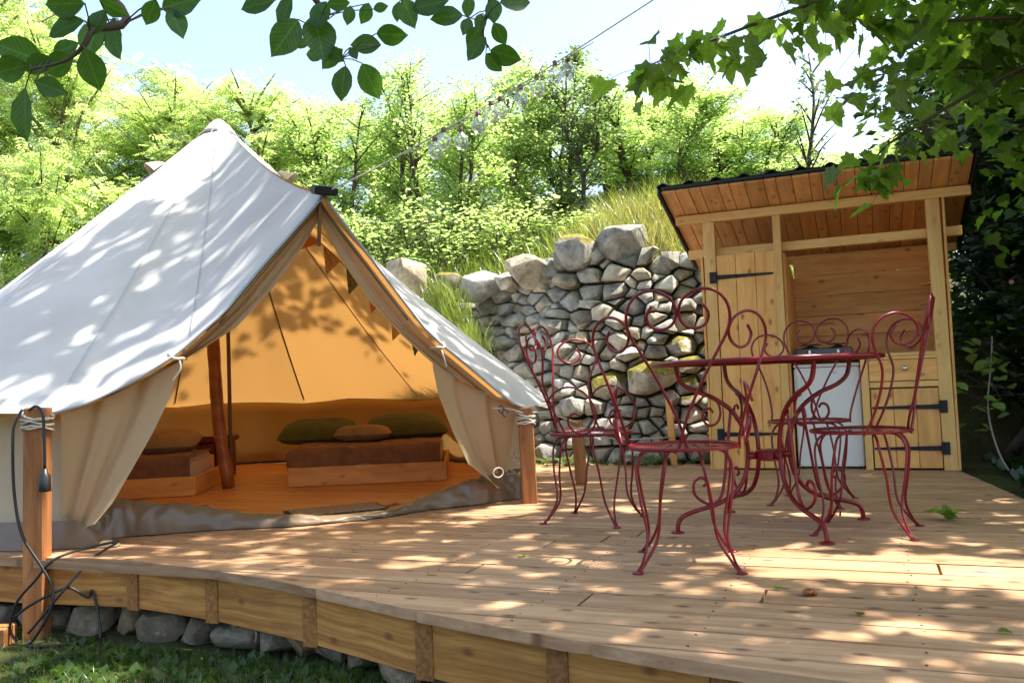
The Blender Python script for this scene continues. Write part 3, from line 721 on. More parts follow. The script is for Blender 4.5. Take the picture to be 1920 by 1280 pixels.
# ---------------------------------------------------------------- things inside the tent
def cushion(name, c, d, rz, mat, label, rx=0):
    def fn(u, v):
        a = (u*2-1); b = (v*2-1); e = (1-abs(a)**3.2)*(1-abs(b)**3.2); return (a*d[0]/2*(1-.06*b*b), b*d[1]/2*(1-.06*a*a), 0), e
    m = MB()
    m.grid(lambda u, v: (fn(u, v)[0][0], fn(u, v)[0][1], d[2]*.55*max(0, fn(u, v)[1])**.45*(1+.1*mn.noise(Vector((u*4, v*4, c[0]))))), 16, 12)
    m.grid(lambda u, v: (fn(u, 1-v)[0][0], fn(u, 1-v)[0][1], -d[2]*.45*max(0, fn(u, 1-v)[1])**.45), 16, 12)
    o = m.build(name, mat, smooth=True); o.location = c; o.rotation_euler = (rx, 0, rz); tag(o, label, 'pillow'); return o
def bed(loc, rz, Lx, Ly, label, hb, drape):
    t = thing('low_bed', label, 'bed', loc, rz)
    z0 = .018
    board('frame_board', (0, .012, z0+hb/2), (Lx, .012, z0+hb/2), hb, .024, (0, -1, 0), 'bed_wood', t)
    board('frame_board', (.012, .026, z0+hb/2), (.012, Ly, z0+hb/2), hb-.004, .024, (-1, 0, 0), 'bed_wood', t)
    board('frame_board', (Lx-.012, .026, z0+hb/2), (Lx-.012, Ly, z0+hb/2), hb-.004, .024, (1, 0, 0), 'bed_wood', t)
    m = MB(); m.box((Lx/2, Ly/2+.02, z0+.15), (Lx-.09, Ly-.09, .22)); mo = m.build('mattress', 'sheet_tan', t, bevel=.04, seg=3)
    hz = .285
    def bl(u, v):
        # blanket: u along the length, v across; hangs over the near edge and both ends
        x = -.05+u*(Lx*.98+.03); yy = -.14+v*(Ly*.9+.14)
        z = hz; ex = max(0, .05-x)/.1; 
        if yy < .03: z = hz-(.03-yy)*drape*(1+.25*math.sin(u*9)); yy = .03-.02*math.sin(u*11)
        if x < .03: z = min(z, hz-(.03-x)*1.4*(.6+.5*math.sin(v*7+1))); x = .0-.012*math.sin(v*13)
        return (x, yy, z+.014*mn.noise(Vector((u*7, v*6, loc[0])))+.008*mn.noise(Vector((u*17, v*13, loc[0]))))
    MB().grid(bl, 40, 26).build('blanket', 'blanket', t, smooth=True)
    return t
bed((-3.87, 5.07, 0), R_(26), 1.14, 1.25, 'low bed with brown blanket and green pillows, right of the tent pole', .135, 1.0)
b2 = bed((-5.25, 4.02, 0), R_(30), 1.13, .9, 'low bed with brown blanket, left of the tent pole', .13, 1.0)
def bedpt(x, y, z): return Vector((-3.87, 5.07, 0))+Matrix.Rotation(R_(26), 3, 'Z') @ Vector((x, y, z))
cushion('pillow', bedpt(.06, .98, .36), (.62, .42, .17), R_(20), 'pillow_green', 'plump green pillow at the left end of the bed, right of the pole', R_(14))
cushion('pillow', bedpt(.80, 1.02, .37), (.66, .42, .18), R_(40), 'pillow_green', 'green pillow partly hidden behind the tan cushion', R_(14))
cushion('cushion', bedpt(.47, .66, .345), (.44, .30, .13), R_(20), 'pillow_tan', 'small tan cushion lying in front of the green pillows')
b2p = Vector((-5.25, 4.02, 0))+Matrix.Rotation(R_(30), 3, 'Z') @ Vector((.78, .62, .36))
cushion('pillow', b2p, (.5, .36, .16), R_(30), 'pillow_tan', 'tan pillow on the left bed beside the door curtain', R_(10))
ch = thing('wooden_chest', 'dark red wooden chest between the two beds behind the pole', 'chest', (-5.22, 5.66, 0), R_(30))
for k in range(5): board('panel', (-.22+k*.11, -.17, .02), (-.22+k*.11, -.17, .30), .106, .02, (0, -1, 0), 'chest_red', ch)
MB().box((0, 0, .16), (.54, .31, .28)).build('body', 'chest_red', ch, bevel=.004)
MB().box((0, -.005, .335), (.60, .38, .05)).build('lid', 'chest_red', ch, bevel=.012, seg=2)
mt = thing('door_mat', 'brown coir mat lying in the tent doorway', 'mat', (-2.80, 4.10, .02), R_(47))
MB().box((0, 0, .006), (.50, .27, .014)).build('coir_pile', 'door_mat', mt, bevel=.004)
MB().box((0, 0, .003), (.54, .31, .006)).build('rubber_base', 'mat_edge', mt)
bt = thing('bunting', 'string of small triangular fabric flags hung under the tent roof', 'bunting', (-2.74, 3.82, 1.55))
bo = Vector((-2.74, 3.82, 1.55)); bp_ = [Vector(p) for p in [(-2.80, 3.76, 1.57), (-2.74, 3.80, 1.549), (-2.70, 3.87, 1.50), (-2.64, 3.97, 1.404), (-2.59, 4.05, 1.305), (-2.52, 4.15, 1.204), (-2.46, 4.26, 1.038), (-2.39, 4.37, .915)]]
bc = cr(bp_, 6)
MB().tube([p-bo for p in bc], .003, 5).build('string', 'seam_brown', bt, smooth=True)
for i0, wd, dr, mt_ in ((4, 8, (-.10, -.08, -.10), 'flag_orange'), (13, 5, (-.03, -.02, -.12), 'flag_print'), (20, 5, (-.02, -.02, -.11), 'flag_green'), (27, 4, (-.01, -.02, -.10), 'flag_red'), (34, 3, (-.01, -.03, -.09), 'flag_print'), (40, 2, (0, -.01, -.06), 'flag_green')):
    a, b = bc[i0]-bo, bc[min(i0+wd, len(bc)-1)]-bo; c = (a+b)/2+Vector(dr)
    m = MB(); nrm = Vector((.78, -.62, 0))*.002
    m.v = [a, b, c, a+nrm, b+nrm, c+nrm]; m.f = [(0, 2, 1), (3, 4, 5), (0, 1, 4, 3), (1, 2, 5, 4), (2, 0, 3, 5)]
    m.build('flag', mt_, bt)

# ---------------------------------------------------------------- guy posts, ropes, cable
def wrap_post(loc, h, wd, rz, label, lean, wr=True):
    t = thing('guy_post', label, 'post', loc, rz)
    a = Vector((0, 0, 0)); b = Vector((lean[0], lean[1], h))
    board('post', a, b, wd, wd, (0, -1, 0), 'post_wood', t, .006)
    if wr:
        m = MB(); pts = []
        for k in range(46):
            an = k/46*2*math.pi*5.2; q = wd*.66*(1/max(abs(math.cos(an)), abs(math.sin(an)))**.6)
            c = a.lerp(b, (h-.035-.065*(k/46)-.012*math.sin(k))/h)
            pts.append(c+Vector((math.cos(an)*q, math.sin(an)*q, .004*math.sin(k*1.7))))
        m.tube(pts, .0055, 5); m.build('rope_wrap', 'rope_white', t, smooth=True)
    return t
wrap_post((-3.47, 2.74, -.36), 1.03, .09, R_(28), 'tall wooden post in front of the deck with white rope and black cable', (.015, 0))
wrap_post((-1.845, 4.66, 0), .555, .085, R_(25), 'short wooden post with white rope at the tent corner near the red chairs', (-.01, 0))
wrap_post((-1.825, 5.58, 0), .43, .075, R_(10), 'small wooden post with rope behind the left red chair', (-.02, .0))
sk = thing('wooden_stake', 'thin wooden stake standing against the stone wall', 'stake', (-1.455, 6.86, -.08)); 
board('stake', (0, 0, 0), (-.03, .02, .60), .05, .035, (0, -1, 0), 'pine', sk, .003)
gr = thing('guy_rope', 'thin white rope from the small post to the stake by the stone wall', 'rope', (-1.83, 5.58, .34))
m = MB(); m.tube(cr([(0, 0, 0), (.15, .55, -.08), (.36, 1.25, -.12)], 6), .005, 5); m.build('rope', 'rope_white', gr, smooth=True)
er = thing('eave_rope', 'white rope and metal hooks tying the tent eave to the corner post', 'rope', (-1.845, 4.62, .53))
m = MB(); m.tube(cr([(-.14, -.13, .03), (-.06, -.06, .02), (.0, .0, -.01)], 4), .005, 5); m.tube(cr([(.01, .0, .0), (.04, .35, -.03), (.02, .95, -.12)], 5), .006, 5); m.build('rope', 'rope_white', er, smooth=True)
for dx in (0, .022):
    m = MB(); m.tube([Vector((-.10+dx, -.10, .01))+Vector((.016*math.cos(a), 0, .02*math.sin(a)+(-.01 if dx else .012))) for a in [k*2*math.pi/12 for k in range(10)]], .0045, 5); m.build('hook', 'dark_metal', er, smooth=True)

ca = thing('extension_cable', 'black extension cable looped over the tall rope-wrapped post', 'cable', (-3.47, 2.62, .6))
# points: metres right of the post / towards the camera / height
def cpt(r, n, z): v = r0*r+Vector((f_.x, f_.y, 0)).normalized()*(-n); return Vector((-3.47, 2.74, 0))+v+Vector((0, 0, z))-Vector((-3.47, 2.62, .6))
m = MB()
m.tube(cr([cpt(.01, .06, .66), cpt(.055, .085, .675), (cpt(.085, .09, .645)), cpt(.092, .09, .54), cpt(.093, .09, .40)], 6), .0065, 6); m.build('cable_end', 'cable_black', ca, smooth=True)
m = MB(); m.lathe([(.010, .0), (.014, -.02), (.024, -.03), (.026, -.095), (.024, -.10)], 10, cpt(.093, .09, .402)); m.build('socket', 'cable_black', ca, smooth=True)
m = MB()
m.tube(cr([cpt(-.02, .06, .665), cpt(-.045, .08, .60), cpt(-.05, .085, .5), cpt(-.045, .085, .30), cpt(-.01, .09, .12), cpt(.08, .10, -.02), cpt(.135, .11, -.12), cpt(.12, .12, -.22), cpt(.05, .12, -.33), cpt(.03, .13, -.345), cpt(.12, .16, -.345), cpt(.25, .12, -.345), cpt(.33, .05, -.34)], 6), .0065, 6)
m.tube(cr([cpt(-.03, .10, -.34), cpt(-.06, .10, -.28), cpt(-.03, .10, -.17), cpt(.05, .10, -.08), cpt(.12, .09, .0), cpt(.20, .02, .03), cpt(.33, -.04, .05), cpt(.34, -.04, .045), cpt(.26, .02, -.01), cpt(.18, .10, -.12), cpt(.10, .12, -.22), cpt(.03, .12, -.30)], 6), .006, 6)
m.tube(cr([cpt(-.05, .09, -.24), cpt(.02, .10, -.19), cpt(.12, .10, -.14), cpt(.19, .08, -.12), cpt(.26, .06, -.17), cpt(.275, .06, -.14), cpt(.29, .06, -.17), cpt(.32, .08, -.28), cpt(.33, .1, -.345)], 6), .006, 6)
m.build('cable', 'cable_black', ca, smooth=True)
tb = board('timber_offcut', (-4.05, 2.36, -.315), (-3.50, 2.64, -.315), .11, .085, (0, 0, 1), 'post_wood', None, .005)
tag(tb, 'short square timber offcut lying on the ground at the left edge', 'timber')
tb2 = board('board_offcut', (-1.50, 2.22, -.325), (-1.38, 2.30, -.30), .07, .03, (0, .3, 1), 'joist_wood', None, .003)
tag(tb2, 'small brown board offcut among the weeds below the deck', 'board')

# ---------------------------------------------------------------- shed
YF = 6.48
shed = thing('wooden_shed', 'small open-fronted pine shed with a sloping black corrugated roof', 'shed', (-.28, YF, 0))
SO = Vector((-.28, YF, 0))
def sb(name, a, b, wd, th, up, mat='pine', parent=shed, bevel=.003): return board(name, Vector(a)-(SO if parent is shed else Vector()), Vector(b)-(SO if parent is shed else Vector()), wd, th, up, mat, parent, bevel)
sb('post', (-1.045, YF+.04, .0), (-1.035, YF+.04, 1.855), .085, .08, (0, -1, 0), 'pine_pale')
sb('post', (-.548, YF+.03, .0), (-.546, YF+.03, 1.855), .055, .06, (0, -1, 0), 'pine_pale')
sb('post', (.50, YF+.04, .0), (.485, YF+.04, 1.855), .085, .08, (0, -1, 0), 'pine_pale')
sb('post', (-1.04, YF+.92, .0), (-1.04, YF+.92, 1.60), .08, .08, (0, -1, 0), 'pine'); sb('post', (.50, YF+.92, .0), (.50, YF+.92, 1.60), .08, .08, (0, -1, 0), 'pine')
sb('beam', (-1.28, YF+.03, 1.888), (.725, YF+.03, 1.888), .066, .07, (0, -1, 0), 'pine_pale')
sb('beam', (-1.21, YF+.115, 1.632), (.665, YF+.115, 1.632), .066, .06, (0, -1, 0), 'pine_pale')
sb('beam', (-1.25, YF+.92, 1.625), (.70, YF+.92, 1.625), .06, .06, (0, -1, 0), 'pine_pale')
def zr(y): return 1.945-.28*(y-YF)
x = -1.305
rs = random.Random(9)
while x < .70:
    wd = min(rs.uniform(.075, .135), .715-x)
    if wd > .03: sb('roof_board', (x+wd/2, YF-.36, zr(YF-.36)), (x+wd/2, YF+1.05, zr(YF+1.05)), wd-.004, .02, (0, .28, 1), 'roof_pine')
    x += wd
prof = lambda x: .024*max(0, math.cos((x+1.285)*2*math.pi/.19))**1.5
sm = MB(); xs_ = np.linspace(-1.33, .745, 133)
for off in (0, .006):
    for xx in xs_:
        for yy in (YF-.385, YF+1.08): sm.v.append(Vector((xx, yy, zr(yy)+.024+prof(xx)+off))-SO)
n2 = len(xs_)
for i in range(n2-1):
    a = 2*i; sm.f.append((a, a+2, a+3, a+1)); c = 2*n2+2*i; sm.f.append((c, c+1, c+3, c+2)); sm.f.append((a, c, c+2, a+2)); sm.f.append((a+1, a+3, c+3, c+1))
sm.build('roof_sheet', 'roof_sheet', shed, smooth=False)
for xx in (-1.318, .732): sb('roof_trim', (xx, YF-.38, zr(YF-.38)-.008), (xx, YF+1.06, zr(YF+1.06)-.008), .06, .02, (1 if xx > 0 else -1, 0, 0), 'roof_sheet')
sb('roof_trim', (-1.3, YF-.377, zr(YF-.377)+.016), (.715, YF-.377, zr(YF-.377)+.016), .022, .012, (0, -1, 0), 'roof_sheet')
# door
def strap(parent, x0, x1, z, flip, org):
    d = 1 if x1 > x0 else -1; m = MB()
    y = YF-.007
    m.v = [Vector(p)-org for p in [(x0, y, z-.017), (x1, y, z-.007), (x1, y, z+.007), (x0, y, z+.017), (x0, y+.006, z-.017), (x1, y+.006, z-.007), (x1, y+.006, z+.007), (x0, y+.006, z+.017)]]
    m.f = [(0, 1, 2, 3), (4, 7, 6, 5), (0, 4, 5, 1), (1, 5, 6, 2), (2, 6, 7, 3), (3, 7, 4, 0)]
    m.box(Vector((x0-d*.022, y-.002, z))-org, (.042, .008, .085)); m.tube([Vector((x0+d*.002, y-.006, z-.04))-org, Vector((x0+d*.002, y-.006, z+.04))-org], .007, 7)
    for k in range(4):
        bx = x0+(x1-x0)*(.12+.25*k); m.lathe([(.007, 0), (.005, .004)], 6, (0, 0, 0)); 
        for q in range(-12, 0): v = m.v[q]; m.v[q] = Vector((bx, y-.001-v.z, z))+Vector((v.x, 0, v.y))-org
    m.build('strap_hinge', 'black_iron', parent)
def knob(parent, x, z, org, r=.016):
    m = MB(); prof_ = [(.006, 0), (.006, .018), (r*.8, .022), (r, .030), (r*.85, .038), (r*.4, .042)]; m.lathe(prof_, 14)
    m.v = [Vector((x+v.x, YF-.004-v.z, z+v.y))-org for v in m.v]; m.build('knob', 'steel_knob', parent, smooth=True)
dr = bpy.data.objects.new('door', None); COL.objects.link(dr); dr.parent = shed
for k in range(3):
    xx = -.995+.0+.1395*(k+.5); board('plank', Vector((xx, YF+.012, .012))-SO, Vector((xx+.006, YF+.012, 1.597))-SO, .1365, .022, (0, -1, 0), 'pine', dr, .003)
strap(dr, -1.0, -.583, 1.432, 1, SO); strap(dr, -1.0, -.583, .262, 1, SO); knob(dr, -.618, .975, SO, .017)
# partition, sides, back
for k in range(7): sb('wall_board', (-.512, YF+.07+.125*(k+.5), .0), (-.512, YF+.07+.125*(k+.5), 1.585-.02*k), .121, .018, (1, 0, 0))
for k in range(7): sb('wall_board', (.552, YF+.005+.135*(k+.5), .0), (.552, YF+.005+.135*(k+.5), zr(YF+.135*(k+.5))-.03), .131, .018, (1, 0, 0))
for k in range(7): sb('wall_board', (-1.098, YF+.005+.135*(k+.5), .0), (-1.098, YF+.005+.135*(k+.5), 1.60-.02*k), .131, .018, (-1, 0, 0))
for k in range(10): 
    z0 = .01+.163*k
    if z0 < 1.6: sb('back_board', (-.50, YF+.875, z0+.08), (.54, YF+.875, z0+.08), .160, .02, (0, -1, 0), 'pine')
for k in range(10):
    z0 = .01+.163*k
    if z0 < 1.5: sb('back_board', (-1.08, YF+.875, z0+.08), (-.53, YF+.875, z0+.08), .160, .02, (0, -1, 0), 'pine')
sb('stud', (.515, YF+.45, .81), (.515, YF+.45, 1.70), .05, .05, (0, -1, 0), 'pine_pale')
for z in (1.31, 1.17):
    m = MB(); m.prism([(0, 0)]+[(-.13*math.cos(a), -.13*math.sin(a)*1.6) for a in [k*math.pi/2/8 for k in range(9)]], 0, .016); o = m.build('corner_shelf', 'roof_pine', shed); o.location = Vector((.54, YF+.62, z))-SO
sb('rail', (-.50, YF+.85, 1.10), (-.22, YF+.85, 1.10), .03, .03, (0, -1, 0), 'roof_pine')
# counter and cupboard
sb('counter', (-.50, YF+.43, .797), (.54, YF+.43, .797), .85, .026, (0, 0, 1), 'pine_pale')
sb('cupboard_post', (-.008, YF+.03, .0), (-.008, YF+.03, .782), .05, .05, (0, -1, 0), 'pine_pale')
sb('cupboard_rail', (.02, YF+.02, .590), (.455, YF+.02, .590), .04, .03, (0, -1, 0), 'pine_pale')
sb('cupboard_rail', (.02, YF+.02, .774), (.455, YF+.02, .774), .018, .03, (0, -1, 0), 'pine_pale')
dw = bpy.data.objects.new('drawer', None); COL.objects.link(dw); dw.parent = shed
board('drawer_front', Vector((.022, YF+.008, .688))-SO, Vector((.452, YF+.008, .688))-SO, .146, .02, (0, -1, 0), 'pine', dw); knob(dw, .25, .70, SO, .019)
cd = bpy.data.objects.new('cupboard_door', None); COL.objects.link(cd); cd.parent = shed
for k in range(3):
    xx = .024+.1425*(k+.5); board('plank', Vector((xx, YF+.012, .014))-SO, Vector((xx, YF+.012, .560))-SO, .1395, .02, (0, -1, 0), 'pine', cd)
strap(cd, .457, .03, .432, -1, SO); strap(cd, .457, .03, .15, -1, SO); knob(cd, .075, .30, SO, .017)
# fridge on the deck inside the shed
fr = thing('fridge', 'small white fridge under the shed counter behind the red table', 'fridge', (-.262, YF+.09, 0))
MB().box((0, .25, .375), (.435, .42, .70)).build('body', 'fridge_white', fr, bevel=.006)
MB().box((0, .018, .372), (.448, .04, .712)).build('door', 'fridge_white', fr, bevel=.008, seg=2)
MB().box((0, .23, .744), (.452, .47, .024)).build('top', 'fridge_white', fr, bevel=.005)
MB().box((-.19, -.008, .60), (.03, .016, .15)).build('handle', 'fridge_white', fr, bevel=.006, seg=2)
MB().box((.045, -.0035, .690), (.05, .003, .007)).build('badge', 'fridge_grey', fr)
for q in (-.19, .19): MB().lathe([(.016, 0), (.014, .025)], 8, (q, .06, .0)).build('foot', 'black_iron', fr)
sv = thing('camping_stove', 'dark grey stove on the shed counter above the fridge', 'stove', (-.28, YF+.40, .811))
MB().box((0, 0, .035), (.40, .30, .06)).build('body', 'dark_metal', sv, bevel=.008)
for q in (-.1, .1):
    MB().lathe([(.055, .066), (.06, .072), (.03, .08), (.02, .086)], 14, (q, -.01, 0)).build('burner', 'black_iron', sv); 
    m = MB()
    for a in range(4): m.box((q, -.01, .093), (.16, .006, .008), Matrix.Rotation(a*math.pi/4, 3, 'Z'))
    m.build('grate', 'black_iron', sv)
    MB().lathe([(.014, -.012), (.012, .012)], 10, (q, -.155, .035)).build('knob', 'steel_knob', sv)

# ---------------------------------------------------------------- red garden furniture
K = .000562
INNER = [(505, 205), (472, 258), (488, 322), (550, 352), (620, 328), (652, 258), (632, 180), (570, 130), (490, 112), (410, 140), (357, 210), (345, 300), (370, 390), (430, 500), (522, 672), (615, 870), (660, 1000), (684, 1085), (716, 1140)]
OUTER = [(225, 335), (203, 392), (232, 455), (290, 474), (338, 435), (353, 372), (330, 310), (280, 264), (210, 246), (142, 278), (106, 345), (104, 425), (130, 512), (178, 640), (230, 790), (272, 945), (292, 1050), (292, 1128)]
RIM = .205; SH = .435
def tag_chair(name, label, loc, rz, arms):
    t = thing(name, label, 'chair', loc, rz, 'red wrought-iron chairs')
    r = .0056
    for sgn in (-1, 1):
        p = []
        for x, y in INNER:
            z = SH+(1110-y)*K; k = (z-SH)/.56; p.append((-sgn*(x-660)*K, -.195-.12*max(0, k)**1.05-.008*sgn*(z < .55), max(z, SH-.012)))
        MB().tube(cr(p, 5), r, 7).build('back_scroll', 'red_paint', t, smooth=True)
        p = []
        for x, y in OUTER:
            z = SH+(1110-y)*K; k = (z-SH)/.56; u = (x-660)*K*-sgn
            p.append((u, -.20+max(0, abs(u)-.16)*1.1*min(1, .35+k*1.2)+(.14*max(0, 1-k/.5))-.10*max(0, k)**1.05, max(z, SH-.012)))
        MB().tube(cr(p, 5), r, 7).build('back_scroll', 'red_paint', t, smooth=True)
        if arms:
            q = [(-.115, .60), (-.075, .645), (-.015, .668), (.05, .655), (.105, .615), (.14, .55), (.135, .50), (.105, .46), (.06, .444), (.01, .462), (-.008, .503), (.005, .532), (.032, .542), (.06, .53)]
            MB().tube(cr([(sgn*(.238-.02*max(0, .5-zz)*2+.018*math.sin(zz*14)), yy, zz) for yy, zz in q], 5), .0054, 7).build('armrest', 'red_paint', t, smooth=True)
    m = MB(); m.tube([(RIM*math.cos(a), RIM*math.sin(a), SH) for a in [k*2*math.pi/36 for k in range(36)]], .008, 6, True); m.build('seat_rim', 'red_paint', t, smooth=True)
    m = MB(); n = 23
    for q in (0, 1):
        for i in range(-n//2+1, n//2+1):
            c = i*.0175; h = math.sqrt(max(0, RIM**2-c*c))-.002
            if h < .02: continue
            dirv = Vector((math.cos(R_(45+90*q)), math.sin(R_(45+90*q)), 0)); nv = Vector((-dirv.y, dirv.x, 0)); b = len(m.v)
            for s in np.linspace(-1, 1, 7):
                p = nv*c+dirv*(s*h); zz = SH+.002-.010*(1-(p.length/RIM)**2)+q*.001
                m.v += [p+nv*.0032+Vector((0, 0, zz)), p-nv*.0032+Vector((0, 0, zz))]
            for k in range(6): m.f.append((b+2*k, b+2*k+1, b+2*k+3, b+2*k+2))
    m.build('seat_mesh', 'red_paint', t)
    for k, (az, fl) in enumerate(((R_(47), .255), (R_(133), .255), (R_(-48), .265), (R_(-132), .265))):
        m = MB(); foot_ = Vector((math.cos(az), math.sin(az), 0))
        for q in (-1, 1):
            a2 = az+q*R_(21); o2 = Vector((math.cos(a2), math.sin(a2), 0)); sd = Vector((-foot_.y, foot_.x, 0))*q
            m.tube(cr([o2*.12+Vector((0, 0, SH-.008)), o2*.168+Vector((0, 0, SH-.022)), o2*.196+Vector((0, 0, SH-.075)), foot_*.19+sd*.050+Vector((0, 0, .25)), foot_*.185+sd*.026+Vector((0, 0, .12)), foot_*(fl-.035)+sd*.008+Vector((0, 0, .04)), foot_*fl+sd*.004+Vector((0, 0, .004))], 5), .0055, 6)
        m.lathe([(.020, 0), (.020, .004), (.012, .007)], 10, foot_*(fl+.004)); m.build('leg', 'red_paint', t, smooth=True)
    return t
tag_chair('garden_chair', 'red wrought-iron armchair nearest the camera, seen from behind', (-.655, 3.245, 0), R_(12), True)
tag_chair('garden_chair', 'red wrought-iron armchair on the left, between the table and tent', (-1.285, 4.12, 0), R_(-97), True)
tag_chair('garden_chair', 'red wrought-iron chair without arms, right of the table', (-.035, 4.03, 0), R_(84), False)
tag_chair('garden_chair', 'red wrought-iron chair without arms behind the table, before the fridge', (-.30, 4.88, 0), R_(171), False)
TBC = Vector((-.43, 4.085, 0)); TZ = .762
tb = thing('garden_table', 'round red wrought-iron table among the four red chairs', 'table', TBC)
m = MB(); n = 64
def ringf(m, r1, r2, z1, z2, k0=0, k1=64):
    b = len(m.v)
    for k in range(n):
        a = 2*math.pi*k/n; c = Vector((math.cos(a), math.sin(a), 0)); m.v += [c*r1+Vector((0, 0, z1)), c*r2+Vector((0, 0, z2))]
    for k in range(n):
        j = (k+1) % n; m.f.append((b+2*k, b+2*k+1, b+2*j+1, b+2*j))
for (ra, rb) in ((0.001, .335), (.415, .505)):
    ringf(m, ra, rb, TZ, TZ); ringf(m, rb, ra, TZ-.003, TZ-.003); ringf(m, rb, rb, TZ, TZ-.003); ringf(m, ra, ra, TZ-.003, TZ)
for k in range(n):
    a = 2*math.pi*k/n; c = Vector((math.cos(a), math.sin(a), 0)); m.box(c*.375+Vector((0, 0, TZ-.0015)), (.086, .017, .003), Matrix.Rotation(a, 3, 'Z'))
m.build('table_top', 'red_paint', tb)
m = MB(); m.tube([(.505*math.cos(a), .505*math.sin(a), TZ-.006) for a in [k*2*math.pi/64 for k in range(64)]], .011, 8, True); m.build('rim', 'red_paint', tb, smooth=True)
MB().lathe([(.05, .30), (.062, .305), (.062, .345), (.05, .35)], 16).build('hub', 'red_paint', tb, smooth=False)
LEGP = [(.43, TZ-.006), (.428, .72), (.41, .672), (.36, .635), (.27, .60), (.185, .545), (.13, .47), (.105, .38), (.105, .30), (.13, .22), (.185, .155), (.27, .115), (.36, .095), (.425, .075), (.452, .045), (.458, .004)]
SCR = [(.285, .50), (.30, .525), (.335, .525), (.352, .49), (.335, .452), (.295, .44), (.255, .465), (.245, .515), (.262, .565), (.25, .598)]
SCR2 = [(.115, .30), (.145, .27), (.20, .255), (.245, .215), (.255, .165), (.235, .128)]
for k in range(4):
    az = R_(33+90*k+180); c = Vector((math.cos(az), math.sin(az), 0)); s = Vector((-c.y, c.x, 0))
    m = MB(); m.tube(cr([c*r+Vector((0, 0, z)) for r, z in LEGP], 5), .0105, 9); m.lathe([(.030, 0), (.030, .005), (.02, .009)], 14, c*.458)
    m.box(c*.085+Vector((0, 0, .325)), (.05, .02, .03), Matrix.Rotation(az, 3, 'Z')); lg_ = m.build('leg', 'red_paint', tb, smooth=True)
    m = MB()
    up_ = [(.268, .53), (.285, .548), (.312, .538), (.318, .503), (.292, .472), (.252, .482), (.232, .53), (.25, .585), (.29, .604)]
    lo_ = [(.330, .205), (.312, .222), (.335, .245), (.372, .225), (.372, .175), (.335, .138), (.285, .125), (.245, .16), (.225, .24), (.21, .34), (.195, .44), (.18, .54)]
    m.tube(cr([c*r+Vector((0, 0, z))+s*.012 for r, z in up_], 5), .0062, 6); m.tube(cr([c*r+Vector((0, 0, z-.005)) + s*.006 for r, z in lo_], 5), .0068, 6)
    m.build('scroll', 'red_paint', tb, smooth=True)

# ---------------------------------------------------------------- string lights
sl = thing('string_lights', 'cord of clear glass bulbs running from the tent peak up to the maple', 'string lights', (-2.448, 3.572, 1.69))
so_ = Vector((-2.448, 3.572, 1.69))
rp = cr([(-2.448, 3.572, 1.69), (-2.224, 3.658, 1.793), (-1.964, 3.747, 1.926), (-1.705, 3.835, 2.067), (-1.447, 3.923, 2.213), (-1.292, 3.971, 2.304), (-.864, 4.09, 2.552), (-.168, 4.248, 2.941), (.45, 4.42, 3.3)], 5)
MB().tube([p-so_ for p in rp], [.0048 if i < 14 else .0036 for i in range(len(rp))], 5).build('cord', 'rope_white', sl, smooth=True)
m = MB(); m.tube([p-so_+Vector((0, -.01, -.012-.012*abs(math.sin(i*.9)))) for i, p in enumerate(rp[8:28])], .0028, 5); m.build('light_wire', 'rope_white', sl, smooth=True)
for i, (bx, by, bz) in enumerate([(-1.919, 3.747, 1.869), (-1.877, 3.762, 1.912), (-1.796, 3.796, 1.909), (-1.713, 3.826, 1.985), (-1.651, 3.848, 2.035), (-1.608, 3.865, 2.055), (-1.51, 3.903, 2.109), (-1.433, 3.932, 2.159), (-1.346, 3.964, 2.222), (-1.286, 3.988, 2.238)]):
    c = Vector((bx, by, bz+.005))-so_
    bl = MB().lathe([(.004, -.050), (.018, -.046), (.031, -.030), (.036, -.010), (.033, .010), (.022, .026), (.012, .036), (.011, .040)], 14, c).build('bulb', 'bulb_glass', sl, smooth=True)
    MB().lathe([(.0115, .036), (.0125, .042), (.0125, .060), (.006, .066)], 10, c).build('bulb_cap', 'bulb_cap', bl, smooth=True)
    near = min(rp, key=lambda p: (p-so_-c).xy.length); m = MB(); m.tube([c+Vector((0, 0, .064)), near-so_], .0025, 5); m.build('drop_wire', 'twig', bl)
